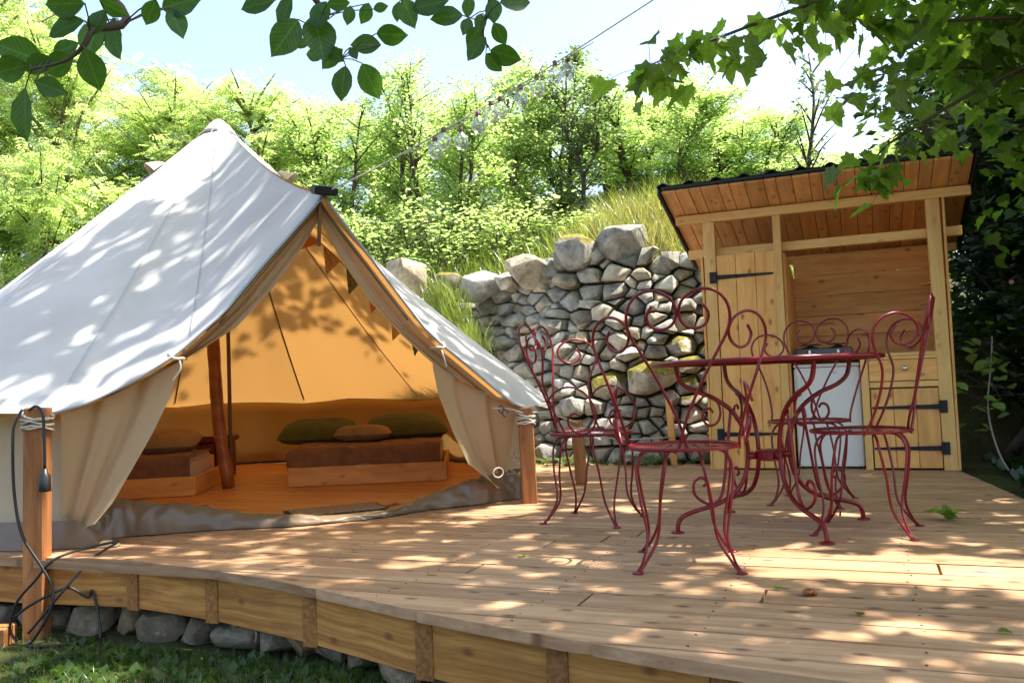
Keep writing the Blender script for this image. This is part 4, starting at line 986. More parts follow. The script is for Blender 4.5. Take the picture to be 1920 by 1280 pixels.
# ---------------------------------------------------------------- trees behind
def branch_tree(seed, H, base, rad, nstem, nleaf, lsize, tmpl, droop, style, mult=1.0):
    """returns (wood mesh, leaf mesh); unit: metres, trunk base at origin"""
    rs = np.random.RandomState(seed); rq = random.Random(seed)
    wb = MB(); tips = []
    for s in range(nstem):
        a = rq.uniform(0, 6.28); sp = rad*(.55 if nstem > 1 else .12)*rq.uniform(.5, 1)
        h = H*rq.uniform(.82, 1) if s else H
        ctl = [Vector((.06*nstem*math.cos(a)*(nstem > 1), .06*nstem*math.sin(a)*(nstem > 1), 0))]
        for k in range(1, 6):
            t = k/5; ctl.append(Vector((math.cos(a)*sp*t+rq.uniform(-.08, .08), math.sin(a)*sp*t+rq.uniform(-.08, .08), h*t)))
        pts = cr(ctl, 4); r0_ = .016*H/(1 if nstem == 1 else 1.5)
        wb.tube(pts, [r0_*(1-.88*i/len(pts)) for i in range(len(pts))], 6)
        nb = int(H*(9 if nstem == 1 else 5))
        for b in range(nb):
            t = base/H+(1-base/H)*rq.random()**.9; i = min(int(t*(len(pts)-1)), len(pts)-2); p = pts[i]
            aa = rq.uniform(0, 6.28); ln = rad*rq.uniform(.45, 1.0)*math.sqrt(max(.06, 1-((t-.5)/.56)**2))*(.75 if nstem > 1 else 1)
            up = rq.uniform(.7, 1.9); e = p+Vector((math.cos(aa)*ln, math.sin(aa)*ln, ln*up)); mid = p.lerp(e, .5)+Vector((0, 0, ln*.07))
            bp = cr([p, mid, e], 4); wb.tube(bp, [max(.003, r0_*.35*(1-.85*q/len(bp))) for q in range(len(bp))], 4)
            for q in range(int(4+ln*7)):
                tt = rq.uniform(.3, 1); j = min(int(tt*(len(bp)-1)), len(bp)-2); c = bp[j]
                dl = rq.uniform(.12, .38)*max(.5, rad*.8); d = Vector((rq.gauss(0, 1), rq.gauss(0, 1), rq.gauss(.8, .8))).normalized(); tips.append((c, c+d*dl))
        tips.append((pts[-2], pts[-1]+Vector((0, 0, .15))))
    A = np.array([list(t[0]) for t in tips]); B = np.array([list(t[1]) for t in tips])
    idx = rs.randint(0, len(tips), nleaf); t = rs.random_sample(nleaf)[:, None]
    P = A[idx]*(1-t)+B[idx]*t+rs.normal(0, .07, (nleaf, 3))
    X, Y, Z = leaf_axes(nleaf, rs, droop, 3.2)
    sz = lsize*rs.uniform(.6, 1.25, nleaf)
    V, F = inst(tmpl[0], tmpl[1], P, X, Y, Z, sz)
    return mesh(wb.v, wb.f, True), npmesh(V, F)
# ash leaflets: one compound leaf of nine leaflets
def compound():
    v, f = [], []
    for i, (y, side) in enumerate([(.25, 1), (.25, -1), (.45, 1), (.45, -1), (.65, 1), (.65, -1), (.82, 1), (.82, -1), (.9, 0)]):
        b = len(v); d = Vector((side*.9, .45, -.12)) if side else Vector((0, 1, -.1)); d = d.normalized()*.30; n = Vector((-d.y, d.x, 0)).normalized()*.06; o = Vector((0, y, -.15*y*y))
        v += [tuple(o), tuple(o+d*.5+n), tuple(o+d), tuple(o+d*.5-n)]; f.append((b, b+1, b+2, b+3))
    return v, f
ASH = compound()
KIND = {}
def kind(key, *a, leaf, bark='bark'):
    wm, lm = branch_tree(*a); wm.materials.append(MAT[bark]); lm.materials.append(MAT[leaf]); KIND[key] = (wm, lm, a[1])
kind('ash1', 21, 6.2, 1.2, 1.55, 1, 3600, .25, ASH, .5, 0, leaf='leaf_ash', bark='bark_pale')
kind('ash2', 22, 5.6, .9, 1.5, 2, 3600, .25, ASH, .5, 0, leaf='leaf_ash', bark='bark')
kind('young1', 23, 4.2, .5, 1.0, 3, 11000, .064, LEAF4, .45, 0, leaf='leaf_bright')
kind('young2', 24, 4.4, .6, 1.05, 4, 11000, .064, LEAF4, .45, 0, leaf='leaf_bright')
kind('young3', 25, 3.8, .4, 1.0, 2, 9500, .064, LEAF4, .4, 0, leaf='leaf_bright', bark='bark_pale')
kind('dark1', 26, 4.0, .7, .75, 2, 4200, .08, LEAF4, .4, 0, leaf='leaf_dark')
kind('bare', 27, 3.4, .8, .55, 1, 420, .08, LEAF4, .4, 0, leaf='leaf_dark')
kind('bush', 28, 1.5, .05, .85, 5, 1500, .06, LEAF4, .4, 0, leaf='leaf_bright')
kind('hedge', 29, 3.6, .05, 1.25, 6, 11000, .10, LEAF4, .5, 0, leaf='leaf_hedge')
def place_tree(name, key, x, y, top, label, group, rz=None, wid=1.0, cat='tree'):
    wm, lm, H = KIND[key]; z = gz(x, y)-.05; s = (top-z)/H
    t = thing(name, label, cat, (x, y, z), rnd.uniform(0, 6.28) if rz is None else rz, group)
    sw = max(.75, min(1.35, s))*wid*1.3; t.scale = (sw, sw, s)
    obj('trunk', wm, None, t); obj('crown', lm, None, t); return t
G1, G2 = 'feathery ash trees left of the tent', 'young bright green trees on the bank'
for a in [
 ('ash_tree', 'ash1', -12.62, 8.86, 6.9, 'tall feathery tree cut by the left edge of the picture', G1, None, 1.2),
 ('ash_tree', 'ash2', -13.69, 10.58, 7.3, 'tall feathery tree behind the large hanging leaves at upper left', G1, None, 1.3),
 ('ash_tree', 'ash1', -11.19, 9.45, 5.75, 'feathery yellow-green tree left of the tent peak, second from the sky gap', G1, None, 1.1),
 ('ash_tree', 'ash2', -11.24, 11.2, 6.2, 'rear feathery tree between two nearer ones left of the tent', G1, None, 1.1),
 ('ash_tree', 'ash1', -10.3, 10.6, 5.3, 'feathery tree beside the sky gap left of the tent peak', G1, None, 1.0),
 ('ash_tree', 'ash2', -10.0, 7.9, 3.7, 'low feathery tree just above the left slope of the tent roof', G1, None, 1.0),
 ('ash_tree', 'ash1', -9.4, 8.7, 3.4, 'low feathery tree halfway up the left slope of the tent roof', G1, None, 1.0),
 ('ash_tree', 'ash2', -12.0, 7.2, 4.2, 'low broad feathery tree at the far left above the roof edge', G1, None, 1.3),
 ('ash_tree', 'ash1', -8.56, 10.53, 5.15, 'slim feathery tree just right of the tent apex', G2, None, .95),
 ('young_tree', 'young2', -8.3, 11.9, 5.5, 'rounded bright green tree right of the tent apex, farther back', G2, None, 1.2),
 ('young_tree', 'young1', -6.79, 10.18, 4.7, 'bright green tree above the black peak cap of the tent', G2, None, 1.15),
 ('young_tree', 'young3', -6.76, 11.5, 5.1, 'bright green tree right of the tent peak, left of the bulbs', G2, None, 1.2),
 ('young_tree', 'young2', -5.68, 10.64, 5.35, 'tall yellow-green tree behind the lowest glass bulbs', G2, None, 1.0),
 ('young_tree', 'young1', -4.7, 9.96, 4.5, 'yellow-green tree with several thin stems behind the middle bulbs', G2, None, 1.0),
 ('young_tree', 'young3', -4.42, 10.8, 5.2, 'tallest yellow-green tree behind the upper glass bulbs', G2, None, .95),
 ('young_tree', 'young2', -3.9, 11.6, 5.3, 'yellow-green tree right of the glass bulbs, farther back', G2, None, 1.0),
 ('dark_tree', 'dark1', -3.12, 10.07, 4.75, 'slim darker green tree with a straight stem right of the bulbs', G2, None, .9),
 ('young_tree', 'young1', -2.9, 11.75, 4.7, 'bright green tree below the tip of the maple branch', G2, None, 1.1),
 ('young_tree', 'young3', -2.15, 11.0, 4.6, 'bright green tree left of the shed roof corner', G2, None, .95),
 ('young_tree', 'young2', -1.7, 12.6, 4.5, 'bright green tree rising behind the left end of the shed roof', G2, None, 1.1),
 ('young_tree', 'young1', -1.15, 11.38, 4.1, 'bright green tree behind the left third of the shed roof', G2, None, 1.0),
 ('young_tree', 'young3', -.6, 12.9, 4.1, 'bright green tree behind the middle of the shed roof', G2, None, 1.1),
 ('bare_tree', 'bare', -.44, 10.1, 4.3, 'thin nearly bare dark tree against the sky above the shed', G2, None, .8),
 ('young_tree', 'young2', .2, 12.2, 3.7, 'green tree behind the right half of the shed roof', G2, None, 1.0),
 ('young_tree', 'young1', .95, 13.2, 4.0, 'green tree behind the right end of the shed roof', G2, None, 1.2),
 ('young_tree', 'young2', -9.9, 13.2, 6.0, 'far green tree in the gap left of the tent apex', G2, None, 1.3),
 ('young_tree', 'young1', -7.6, 13.4, 5.4, 'far bright tree above the black peak cap, in the back row', G2, None, 1.4),
 ('young_tree', 'young3', -6.1, 13.2, 5.4, 'far bright tree left of the lowest bulbs, in the back row', G2, None, 1.4),
 ('young_tree', 'young2', -5.0, 13.0, 5.2, 'far bright tree behind the middle bulbs, in the back row', G2, None, 1.4),
 ('young_tree', 'young1', -3.6, 13.4, 4.9, 'far bright tree right of the upper bulbs, in the back row', G2, None, 1.4),
 ('young_tree', 'young3', -2.4, 13.6, 5.0, 'far bright tree left of the shed, in the back row', G2, None, 1.4),
 ]: place_tree(*a)
for x, y, top, lab in [(-6.6, 9.0, 3.25, 'leafy bush beside the right edge of the tent roof'), (-5.6, 9.0, 3.15, 'leafy bush on the bank above the big rounded boulder'), (-4.7, 8.9, 3.0, 'leafy bush on the bank left of the wall top'), (-3.9, 9.2, 3.0, 'leafy bush in the middle of the bank under the bulbs'), (-3.0, 9.6, 2.9, 'leafy bush on the bank left of the dry yellow grass'), (-1.6, 9.9, 2.95, 'leafy bush just left of the shed roof'), (-7.8, 9.3, 3.6, 'leafy bush behind the tent between the apex and the peak'), (-8.9, 8.6, 3.0, 'leafy bush low behind the left slope of the tent')]:
    place_tree('bush', 'bush', x, y+.3, top-.25, lab, 'bushes on the bank', None, 1.3, 'bush')
for x, y, top, lab in [(1.55, 8.3, 3.3, 'dark hedge bush right of the shed, behind the sapling'), (2.6, 8.0, 3.4, 'dark hedge bush at the right edge of the picture'), (1.4, 9.6, 3.6, 'dark tall hedge bush behind the right shed corner'), (2.9, 9.6, 4.2, 'dark tall hedge bush farthest back at the right edge'), (3.4, 6.9, 3.0, 'dark hedge bush nearest the camera at the right edge'), (2.2, 7.35, 1.7, 'low dark hedge bush beside the soil bed at right')]:
    place_tree('hedge_bush', 'hedge', x, y, top, lab, 'dark hedge right of the shed', None, 1.15, 'hedge')
# ---------------------------------------------------------------- maple: overhanging crown that dapples the light
mp = thing('maple_tree', 'large maple with lobed leaves hanging over the shed at upper right', 'tree', (3.7, 5.6, -.2))
MO = Vector((3.7, 5.6, -.2))
LIT = [(-.55, 3.28, .16, .06), (-.25, 3.36, .34, .14), (.12, 3.36, .36, .15), (.5, 3.28, .36, .16), (-.2, 3.1, .22, .05), (.15, 3.08, .3, .07), (.62, 3.0, .3, .1),
       (-1.05, 3.15, .14, .06), (-2.4, 2.92, .13, .09), (.05, 2.5, .16, .06), (-.25, 2.3, .12, .04), (-1.55, 4.1, .16, .1), (-1.2, 4.5, .2, .1), (-.3, 4.5, .25, .09), (.5, 4.4, .2, .08), (.3, 2.35, .12, .06),
       (-5.6, 4.35, .62, .5), (-6.3, 4.0, .6, .4), (-3.0, 3.9, .5, .2), (-1.9, 4.35, .18, .3), (-4.1, 2.3, .5, .22), (-3.3, 2.35, .22, .2), (-2.7, 2.1, .3, .14), (-2.2, 1.8, .25, .12)]
def lit_spot(x, y): return any(((x-a)/c)**2+((y-b)/(d*1.35))**2 < 1.1 for a, b, c, d in LIT)
def keep(p, u):
    k = p[2]/S.z; x, y = p[0]-S.x*k, p[1]-S.y*k
    if lit_spot(x, y): return False
    far = 0
    thr = -.85
    if x < -2.2: thr = -.52                   # thinner over the tent
    if y > 6.3 and x < -.9: thr = .35         # and over the stone wall
    if y > 7.9 and x < .6: return False
    if x > -1.2 and y > 4.6: thr = -.6        # dense over the shed
    v = mn.noise(Vector((x*1.2, y*1.5, 4.2)))+.65*mn.noise(Vector((x*2.6, y*3.2, 1.1)))
    return v > thr or u > .97
def zfree(x, y):
    """underside of the crown: it clears the view over the deck"""
    fw = fwd(x, y); rt = x*math.cos(PSI)+y*math.sin(PSI)
    if fw > .2 and rt < .63*fw+.35: return CAMZ+.50*fw+.55+(1.3 if x < -.6 else 0)
    return 2.6
rs = np.random.RandomState(77); SPR = []
while len(SPR) < 2200:
    x, y, z = rs.uniform(-5.0, 6.5), rs.uniform(.8, 9.8), rs.uniform(3.0, 9.4)
    if ((x-1.2)/6.5)**2+((y-5.2)/4.9)**2+max(0, (z-7)/2.8)**2 > 1: continue
    if z < zfree(x, y)+.25: continue
    if keep((x, y, z), 0): SPR.append((x, y, z))
SPR = np.array(SPR); NL = 11
P = np.repeat(SPR, NL, 0)+rs.normal(0, 1, (len(SPR)*NL, 3))*np.array([.24, .24, .10])
uu = rs.random_sample(len(P)); msk = np.array([keep(p, u) and p[2] > zfree(p[0], p[1]) for p, u in zip(P, uu)]); P = P[msk]
X, Y, Z = leaf_axes(len(P), rs, .55, .8)
V, F = inst(MAPLE_S[0], MAPLE_S[1], P-np.array(MO), X, Y, Z, .145*rs.uniform(.7, 1.2, len(P)))
cro = obj('crown', npmesh(V, F), 'leaf_maple', mp); cro['kind'] = 'stuff'
wbm = MB(); tr = cr([(0, 0, 0), (-.05, .03, 1.4), (.04, -.02, 2.8), (-.1, 0, 4.4), (-.15, .05, 6.6)], 5)
wbm.tube(tr, [.24*(1-.75*i/len(tr)) for i in range(len(tr))], 12); wbm.build('trunk', 'bark', mp, smooth=True)
limbm = MB(); lpts = []
for ex, ey, ez, h0 in [(-4.0, 6.2, 7.2, 4.4), (-2.2, 4.4, 6.6, 4.0), (-.6, 3.0, 5.6, 3.6), (.8, 1.8, 5.2, 3.2), (-1.0, 7.2, 7.2, 4.6), (1.0, 8.2, 6.8, 4.2), (3.4, 9.0, 6.2, 3.8), (5.6, 6.4, 6.0, 3.6), (4.6, 2.8, 5.6, 3.4), (2.6, 1.6, 6.0, 3.8), (.6, 5.4, 7.6, 5.0), (.2, 4.3, 4.9, 3.0)]:
    a = Vector((0, 0, h0)); e = Vector((ex, ey, ez))-MO; md = a.lerp(e, .5)+Vector((rnd.uniform(-.2, .2), rnd.uniform(-.2, .2), .5))
    pp = cr([a, md, e], 8)
    hit = [p for p in pp if any((((p+MO).x-S.x*(p+MO).z/S.z-q[0])/(q[2]+.1))**2+(((p+MO).y-S.y*(p+MO).z/S.z-q[1])/(q[3]+.15))**2 < 1 for q in LIT[:7])]
    if hit: continue
    limbm.tube(pp, [.085*(1-.85*i/len(pp)) for i in range(len(pp))], 7); lpts += pp[4:]
for k in range(150):
    c = Vector(SPR[rnd.randrange(len(SPR))])-MO; q = min(lpts, key=lambda p: (p-c).length); 
    if (q-c).length < 2.0: limbm.tube(cr([q, q.lerp(c, .5)+Vector((0, 0, .08)), c], 3), [.016, .014, .012, .010, .008, .006, .004], 4)
limbm.build('limb', 'bark', mp, smooth=True)
# low leafy boughs in the picture's upper right: every leaf is a part
maple_me = mesh(MAPLE_V, MAPLE_F, True); maple_me.materials.append(MAT['leaf_maple_near'])
BOUGH = [([(.32, 4.89, 2.89), (-.05, 4.58, 2.61), (-.45, 4.32, 2.42), (-.72, 4.16, 2.3), (-.92, 4.03, 2.2)], 72, .10, .150),
         ([(1.27, 5.51, 2.59), (.71, 5.17, 2.56), (.3, 4.9, 2.52), (.04, 4.79, 2.57), (-.21, 4.68, 2.63)], 56, .13, .145),
         ([(1.53, 6.17, 2.43), (.86, 5.78, 2.46), (.38, 5.47, 2.44), (.10, 5.34, 2.40)], 44, .13, .140),
         ([(1.56, 6.42, 2.03), (.87, 6.02, 2.16), (.44, 5.73, 2.23), (.12, 5.58, 2.28)], 36, .11, .135),
         ([(1.34, 5.86, 2.62), (.72, 5.41, 2.27), (.34, 5.21, 2.04), (.14, 5.08, 1.89), (.08, 5.01, 1.73)], 40, .08, .130),
         ([(1.7, 6.9, 1.85), (1.2, 6.4, 1.98), (.86, 6.16, 2.1)], 16, .13, .13),
         ([(1.25, 5.38, 2.81), (.57, 5.0, 2.71), (.05, 4.68, 2.68), (-.33, 4.52, 2.7)], 34, .10, .145)]
extra = []
for bi, (pl, cnt, sp, sz) in enumerate(BOUGH):
    bp = cr([Vector(p)-MO for p in pl], 6); a = Vector(pl[0])-MO
    root = min(lpts, key=lambda p: (p-a).length); full = cr([root, root.lerp(a, .6)+Vector((0, 0, .1)), a], 4)[:-1]+bp
    br = MB().tube(full, [.018*(1-.85*i/len(full)) for i in range(len(full))], 5).build('bough', 'twig', mp, smooth=True)
    rq = random.Random(bi*5+1); tw = MB()
    for k in range(cnt):
        t = rq.random()**.85; i = min(int(t*(len(bp)-1)), len(bp)-2); p = bp[i].lerp(bp[i+1], rq.random())
        o = p+Vector((rq.gauss(0, sp), rq.gauss(0, sp), rq.gauss(-.04, sp*.7)))
        if bi == 4 and k % 2: o = bp[-1]+Vector((rq.gauss(-.01, .085), rq.gauss(0, .07), rq.gauss(.0, .05)))
        tw.tube([p, p.lerp(o, .6)+Vector((0, 0, .012)), o], .0016, 3)
        az = rq.uniform(0, 6.28); dr = abs(rq.gauss(.75, .4)); yv = Vector((math.cos(az), math.sin(az), -dr)).normalized()
        zv = Vector((rq.gauss(0, .45), rq.gauss(0, .45), 1)); zv = (zv-yv*zv.dot(yv)).normalized(); xv = yv.cross(zv)
        lo = obj('leaf', maple_me, None, mp); m4 = Matrix((xv, yv, zv)).transposed().to_4x4()
        sc_l = sz*rq.uniform(.65, 1.15); m4 = m4 @ Matrix.Diagonal((sc_l, sc_l, sc_l, 1)); m4.translation = o; lo.matrix_local = m4
    _o = tw.build('leaf_stalks', 'twig', mp); _o['kind'] = 'stuff'
# denser leaves farther back to the right, part of the same crown
rs = np.random.RandomState(5); P = []
for (a, b, n, sp) in [((.9, 6.05, 2.5), (3.2, 6.6, 3.6), 900, .45), ((1.1, 6.9, 1.9), (3.6, 7.0, 2.8), 800, .5), ((1.1, 5.3, 2.75), (3.4, 5.4, 3.6), 600, .28), ((.95, 6.35, 2.15), (2.6, 6.7, 2.6), 500, .32), ((.75, 5.9, 2.75), (2.4, 6.5, 3.2), 500, .26), ((.35, 5.6, 2.62), (1.4, 6.0, 2.75), 420, .16), ((.15, 5.1, 2.78), (1.2, 5.4, 2.9), 300, .12)]:
    t = rs.random_sample(n)[:, None]; q = np.array(a)*(1-t)+np.array(b)*t+rs.normal(0, sp, (n, 3))*np.array([.6, 1, .7]); P.append(q)
P = np.concatenate(P); P = P[(P[:, 0] > .1) & ~((P[:, 0] < .85) & (P[:, 1] > 5.95) & (P[:, 2] < 2.2))]
X, Y, Z = leaf_axes(len(P), rs, .6, .9); V, F = inst(MAPLE_S[0], MAPLE_S[1], P-np.array(MO), X, Y, Z, .115*rs.uniform(.65, 1.15, len(P)))
co2 = obj('inner_foliage', npmesh(V, F), 'leaf_maple', mp); co2['kind'] = 'stuff'

# ---------------------------------------------------------------- plum tree over the camera: boughs with big oval leaves
pt = thing('plum_tree', 'branch tips with large oval dark leaves hanging in at upper left', 'tree', (-2.3, -.6, -.35))
PO = Vector((-2.3, -.6, -.35))
wbm = MB(); tr = cr([(0, 0, 0), (.05, .02, .9), (-.02, .05, 1.6), (.1, .15, 2.4), (.2, .3, 3.4)], 5); wbm.tube(tr, [.11*(1-.7*i/len(tr)) for i in range(len(tr))], 10); wbm.build('trunk', 'bark', pt, smooth=True)
PLUM = [[-1.072,0.939,1.297,-0.945,-0.324,0.041,0.39,-0.846,-0.362,0.06],
[-1.099,0.991,1.329,0.681,0.524,-0.512,-0.105,-0.834,-0.542,0.041],
[-1.079,0.944,1.273,-0.879,-0.365,-0.306,0.094,-0.967,0.235,0.057],
[-1.226,0.993,1.251,-0.753,-0.552,0.359,0.35,-0.93,-0.11,0.074],
[-1.212,0.952,1.231,-0.964,-0.235,-0.127,0.703,-0.676,-0.22,0.059],
[-1.225,0.957,1.197,-0.156,0.049,-0.987,-0.088,-0.996,0.024,0.078],
[-1.16,0.923,1.185,0.855,0.355,-0.378,-0.112,-0.987,0.117,0.045],
[-1.152,0.987,1.245,-0.952,-0.112,-0.284,0.729,-0.683,-0.049,0.057],
[-1.093,0.956,1.236,0.084,0.359,-0.929,0.64,-0.711,-0.292,0.058],
[-1.121,1.037,1.322,0.169,-0.058,-0.984,-0.077,-0.875,-0.478,0.067],
[-1.149,1.038,1.326,-0.319,-0.209,-0.924,0.304,-0.945,-0.12,0.065],
[-1.1,0.977,1.266,0.347,0.148,0.926,0.22,-0.903,-0.369,0.043],
[-1.01,1.02,1.323,-0.588,0.072,-0.806,0.744,-0.663,-0.078,0.04],
[-1.043,1.065,1.334,0.976,0.181,0.123,0.795,-0.6,-0.088,0.064],
[-1.026,1.065,1.331,0.324,0.229,-0.918,0.779,-0.616,0.114,0.048],
[-1.097,1.434,1.509,-0.934,-0.33,-0.133,0.064,-0.994,0.088,0.069],
[-1.017,1.385,1.482,-0.596,0.103,-0.797,-0.083,-0.991,0.108,0.066],
[-1.001,1.38,1.429,-0.42,-0.349,-0.838,0.633,-0.704,-0.321,0.084],
[-0.992,1.423,1.452,0.28,-0.118,-0.953,0.646,-0.756,0.103,0.094],
[-1.028,1.454,1.411,-0.88,-0.474,0.033,-0.108,-0.994,-0.01,0.032],
[-1.018,1.496,1.4,-0.971,-0.102,0.217,0.771,-0.595,-0.228,0.045],
[-0.969,1.431,1.382,0.75,0.052,-0.66,-0.083,-0.99,-0.116,0.043],
[-0.956,1.413,1.469,-0.283,-0.285,-0.916,0.271,-0.953,-0.134,0.058],
[-0.935,1.383,1.447,0.785,0.603,0.144,0.661,-0.64,-0.391,0.042],
[-1.213,0.999,1.262,0.822,0.326,0.466,0.223,-0.936,-0.273,0.042],
[-1.179,0.969,1.241,-0.911,-0.281,-0.301,0.471,-0.861,-0.192,0.047],
[-0.953,1.536,1.384,0.288,0.31,-0.906,0.361,-0.88,-0.308,0.073],
[-0.927,1.432,1.339,-0.219,-0.023,-0.975,0.165,-0.961,0.221,0.064],
[-0.957,1.469,1.392,-0.76,-0.228,-0.609,-0.148,-0.954,-0.262,0.054],
[-0.9,1.408,1.363,0.498,-0.024,-0.867,0.499,-0.858,-0.122,0.027],
[-0.892,1.513,1.404,-0.886,-0.462,0.034,0.342,-0.937,-0.07,0.058],
[-0.909,1.524,1.436,0.967,0.134,-0.217,0.489,-0.638,-0.594,0.063],
[-0.913,1.506,1.494,-0.357,-0.125,-0.926,0.707,-0.566,-0.423,0.042],
[-0.9,1.499,1.476,0.955,0.266,0.129,0.151,-0.924,-0.351,0.029],
[-0.923,1.451,1.468,-0.186,-0.103,-0.977,0.429,-0.8,-0.419,0.036],
[-0.861,1.54,1.501,-0.265,0.095,-0.96,-0.13,-0.982,-0.138,0.038],
[-0.821,1.486,1.476,0.32,0.016,-0.947,0.075,-0.995,0.062,0.06],
[-0.798,1.479,1.447,0.982,0.146,0.12,0.308,-0.95,-0.049,0.068],
[-0.711,1.532,1.437,-0.91,-0.412,-0.051,0.198,-0.976,0.088,0.061],
[-0.728,1.61,1.514,-0.248,0.048,-0.968,-0.005,-0.937,-0.35,0.042],
[-0.736,1.62,1.471,-0.274,-0.303,-0.913,0.271,-0.839,-0.471,0.038],
[-0.665,1.581,1.432,0.33,0.398,-0.856,0.041,-0.997,0.066,0.045],
[-0.662,1.527,1.381,-0.665,-0.142,-0.733,0.136,-0.989,0.064,0.052],
[-0.695,1.627,1.396,0.889,0.253,-0.381,0.153,-0.837,-0.525,0.063],
[-0.702,1.62,1.388,0.57,0.224,-0.791,0.098,-0.928,-0.359,0.046],
[-0.659,1.572,1.477,0.023,-0.155,-0.988,0.284,-0.944,0.169,0.049],
[-0.619,1.505,1.433,0.775,0.615,0.144,0.769,-0.633,0.095,0.059],
[-0.684,1.564,1.448,-0.149,-0.186,-0.971,0.769,-0.625,0.134,0.037],
[-0.708,1.605,1.442,-0.513,-0.153,-0.844,0.696,-0.711,-0.095,0.046]]
plum_me = mesh(LEAFO[0], LEAFO[1], True); plum_me.materials.append(MAT['leaf_plum'])
bl = [([(-2.2, -.35, 1.9), (-1.5, .5, 1.75), (-1.131, 1.013, 1.372), (-1.102, .976, 1.272), (-1.136, .964, 1.231), (-1.191, .942, 1.217)]),
      ([(-2.2, -.3, 2.2), (-1.3, .8, 2.0), (-1.029, 1.425, 1.538), (-1.005, 1.441, 1.427), (-.957, 1.463, 1.37)]),
      ([(-2.1, -.2, 2.4), (-1.0, 1.0, 2.1), (-.8, 1.5, 1.62), (-.676, 1.571, 1.512), (-.687, 1.573, 1.414), (-.679, 1.578, 1.381)])]
tw = MB(); tpts = []
for b in bl:
    pp = cr([Vector(p)-PO for p in b], 6); tw.tube(pp, [.015*(1-i/len(pp))**1.6+.0018 for i in range(len(pp))], 6); tpts += pp[len(pp)//2:]
bo_ = tw.build('bough', 'twig', pt, smooth=True); stalk = MB()
for (px, py, pz, tx, ty, tz, nx, ny, nz, s) in PLUM:
    p = Vector((px, py, pz))-PO; yv = Vector((tx, ty, tz)).normalized(); zv = Vector((nx, ny, nz)); zv = (zv-yv*zv.dot(yv)).normalized(); xv = yv.cross(zv)
    lo = obj('leaf', plum_me, None, pt); m4 = Matrix((xv, yv, zv)).transposed().to_4x4() @ Matrix.Diagonal((s*1.0, s*1.12, s*1.12, 1)); m4.translation = p; lo.matrix_local = m4
    q = min(tpts, key=lambda t: (t-p).length); stalk.tube([q, q.lerp(p, .5)+Vector((0, 0, .004)), p], .0012, 4)
_o = stalk.build('leaf_stalks', 'twig', pt); _o['kind'] = 'stuff'
rs = np.random.RandomState(15); P = rs.normal(0, 1, (900, 3))*np.array([.8, .7, .45])+np.array([-1.9, -.5, 2.9])-np.array(PO)
P = P[(P[:, 2]+PO.z) > 2.25]
X, Y, Z = leaf_axes(len(P), rs, .5, .8); V, F = inst(LEAFO[0], LEAFO[1], P, X, Y, Z, .085*rs.uniform(.7, 1.2, len(P)))
c3 = obj('crown', npmesh(V, F), 'leaf_plum', pt); c3['kind'] = 'stuff'

# ---------------------------------------------------------------- sapling, ferns, flowers
sp_ = thing('sapling', 'young sapling with a thin pale bent stem in the soil right of the deck', 'sapling', (.905, 6.80, -.08))
st = cr([(0, 0, 0), (-.07, -.03, .13), (-.12, -.05, .32), (-.135, -.06, .52), (-.10, -.06, .78), (-.08, -.05, .98)], 5)
MB().tube(st, [.008*(1-.5*i/len(st)) for i in range(len(st))], 6).build('stem', 'stem_pale', sp_, smooth=True)
sap_me = mesh(LEAFO[0], LEAFO[1], True); sap_me.materials.append(MAT['leaf_sapling'])
tw = MB()
for k in range(46):
    b = st[int(len(st)*rnd.uniform(.58, .99))]; o = b+Vector((rnd.gauss(0, .10), rnd.gauss(0, .09), rnd.gauss(.02, .09))); tw.tube([b, o], .002, 3)
    az = rnd.uniform(0, 6.28); yv = Vector((math.cos(az), math.sin(az), -rnd.uniform(-.1, .7))).normalized(); zv = Vector((rnd.gauss(0, .3), rnd.gauss(-.3, .3), 1)); zv = (zv-yv*zv.dot(yv)).normalized()
    lo = obj('leaf', sap_me, None, sp_); s = rnd.uniform(.07, .12); m4 = Matrix((yv.cross(zv), yv, zv)).transposed().to_4x4() @ Matrix.Diagonal((s, s, s, 1)); m4.translation = o; lo.matrix_local = m4
tw.build('twigs', 'twig', sp_)
def fern(loc, rz, s, label, n=9):
    t = thing('fern', label, 'fern', loc, rz, 'ferns at the foot of the wall'); rq = random.Random(int(loc[0]*77))
    for k in range(n):
        a = k/n*6.28+rq.uniform(-.2, .2); L_ = s*rq.uniform(.75, 1.1); c = Vector((math.cos(a), math.sin(a), 0)); sd = Vector((-c.y, c.x, 0))
        pts = [c*(L_*u*.75)+Vector((0, 0, L_*(.95*u-.75*u*u)*1.1)) for u in np.linspace(0, 1, 14)]; m = MB(); m.tube(pts, .0025, 3)
        for i, p in enumerate(pts[2:]):
            w_ = L_*.22*math.sin(math.pi*((i+1.5)/14))**.8
            for g_ in (-1, 1):
                b = len(m.v); d = sd*g_*w_+c*w_*.35+Vector((0, 0, -w_*.15)); h = c*L_*.022
                m.v += [p-h, p+h, p+d*.6+h*.9, p+d, p+d*.6-h*.9]; m.f.append((b, b+1, b+2, b+3, b+4))
        m.build('frond', 'fern_leaf', t)
fern((-2.35, 6.82, -.03), 0, .34, 'fern between the tent corner and the small guy post'); fern((-1.66, 6.84, -.03), 1, .34, 'fern behind the left red chair, left of the stake'); fern((-2.75, 6.80, -.03), 2, .26, 'small fern half hidden behind the tent corner'); fern((-1.18, 6.95, -.03), 2, .24, 'small fern beside the left foot of the shed')
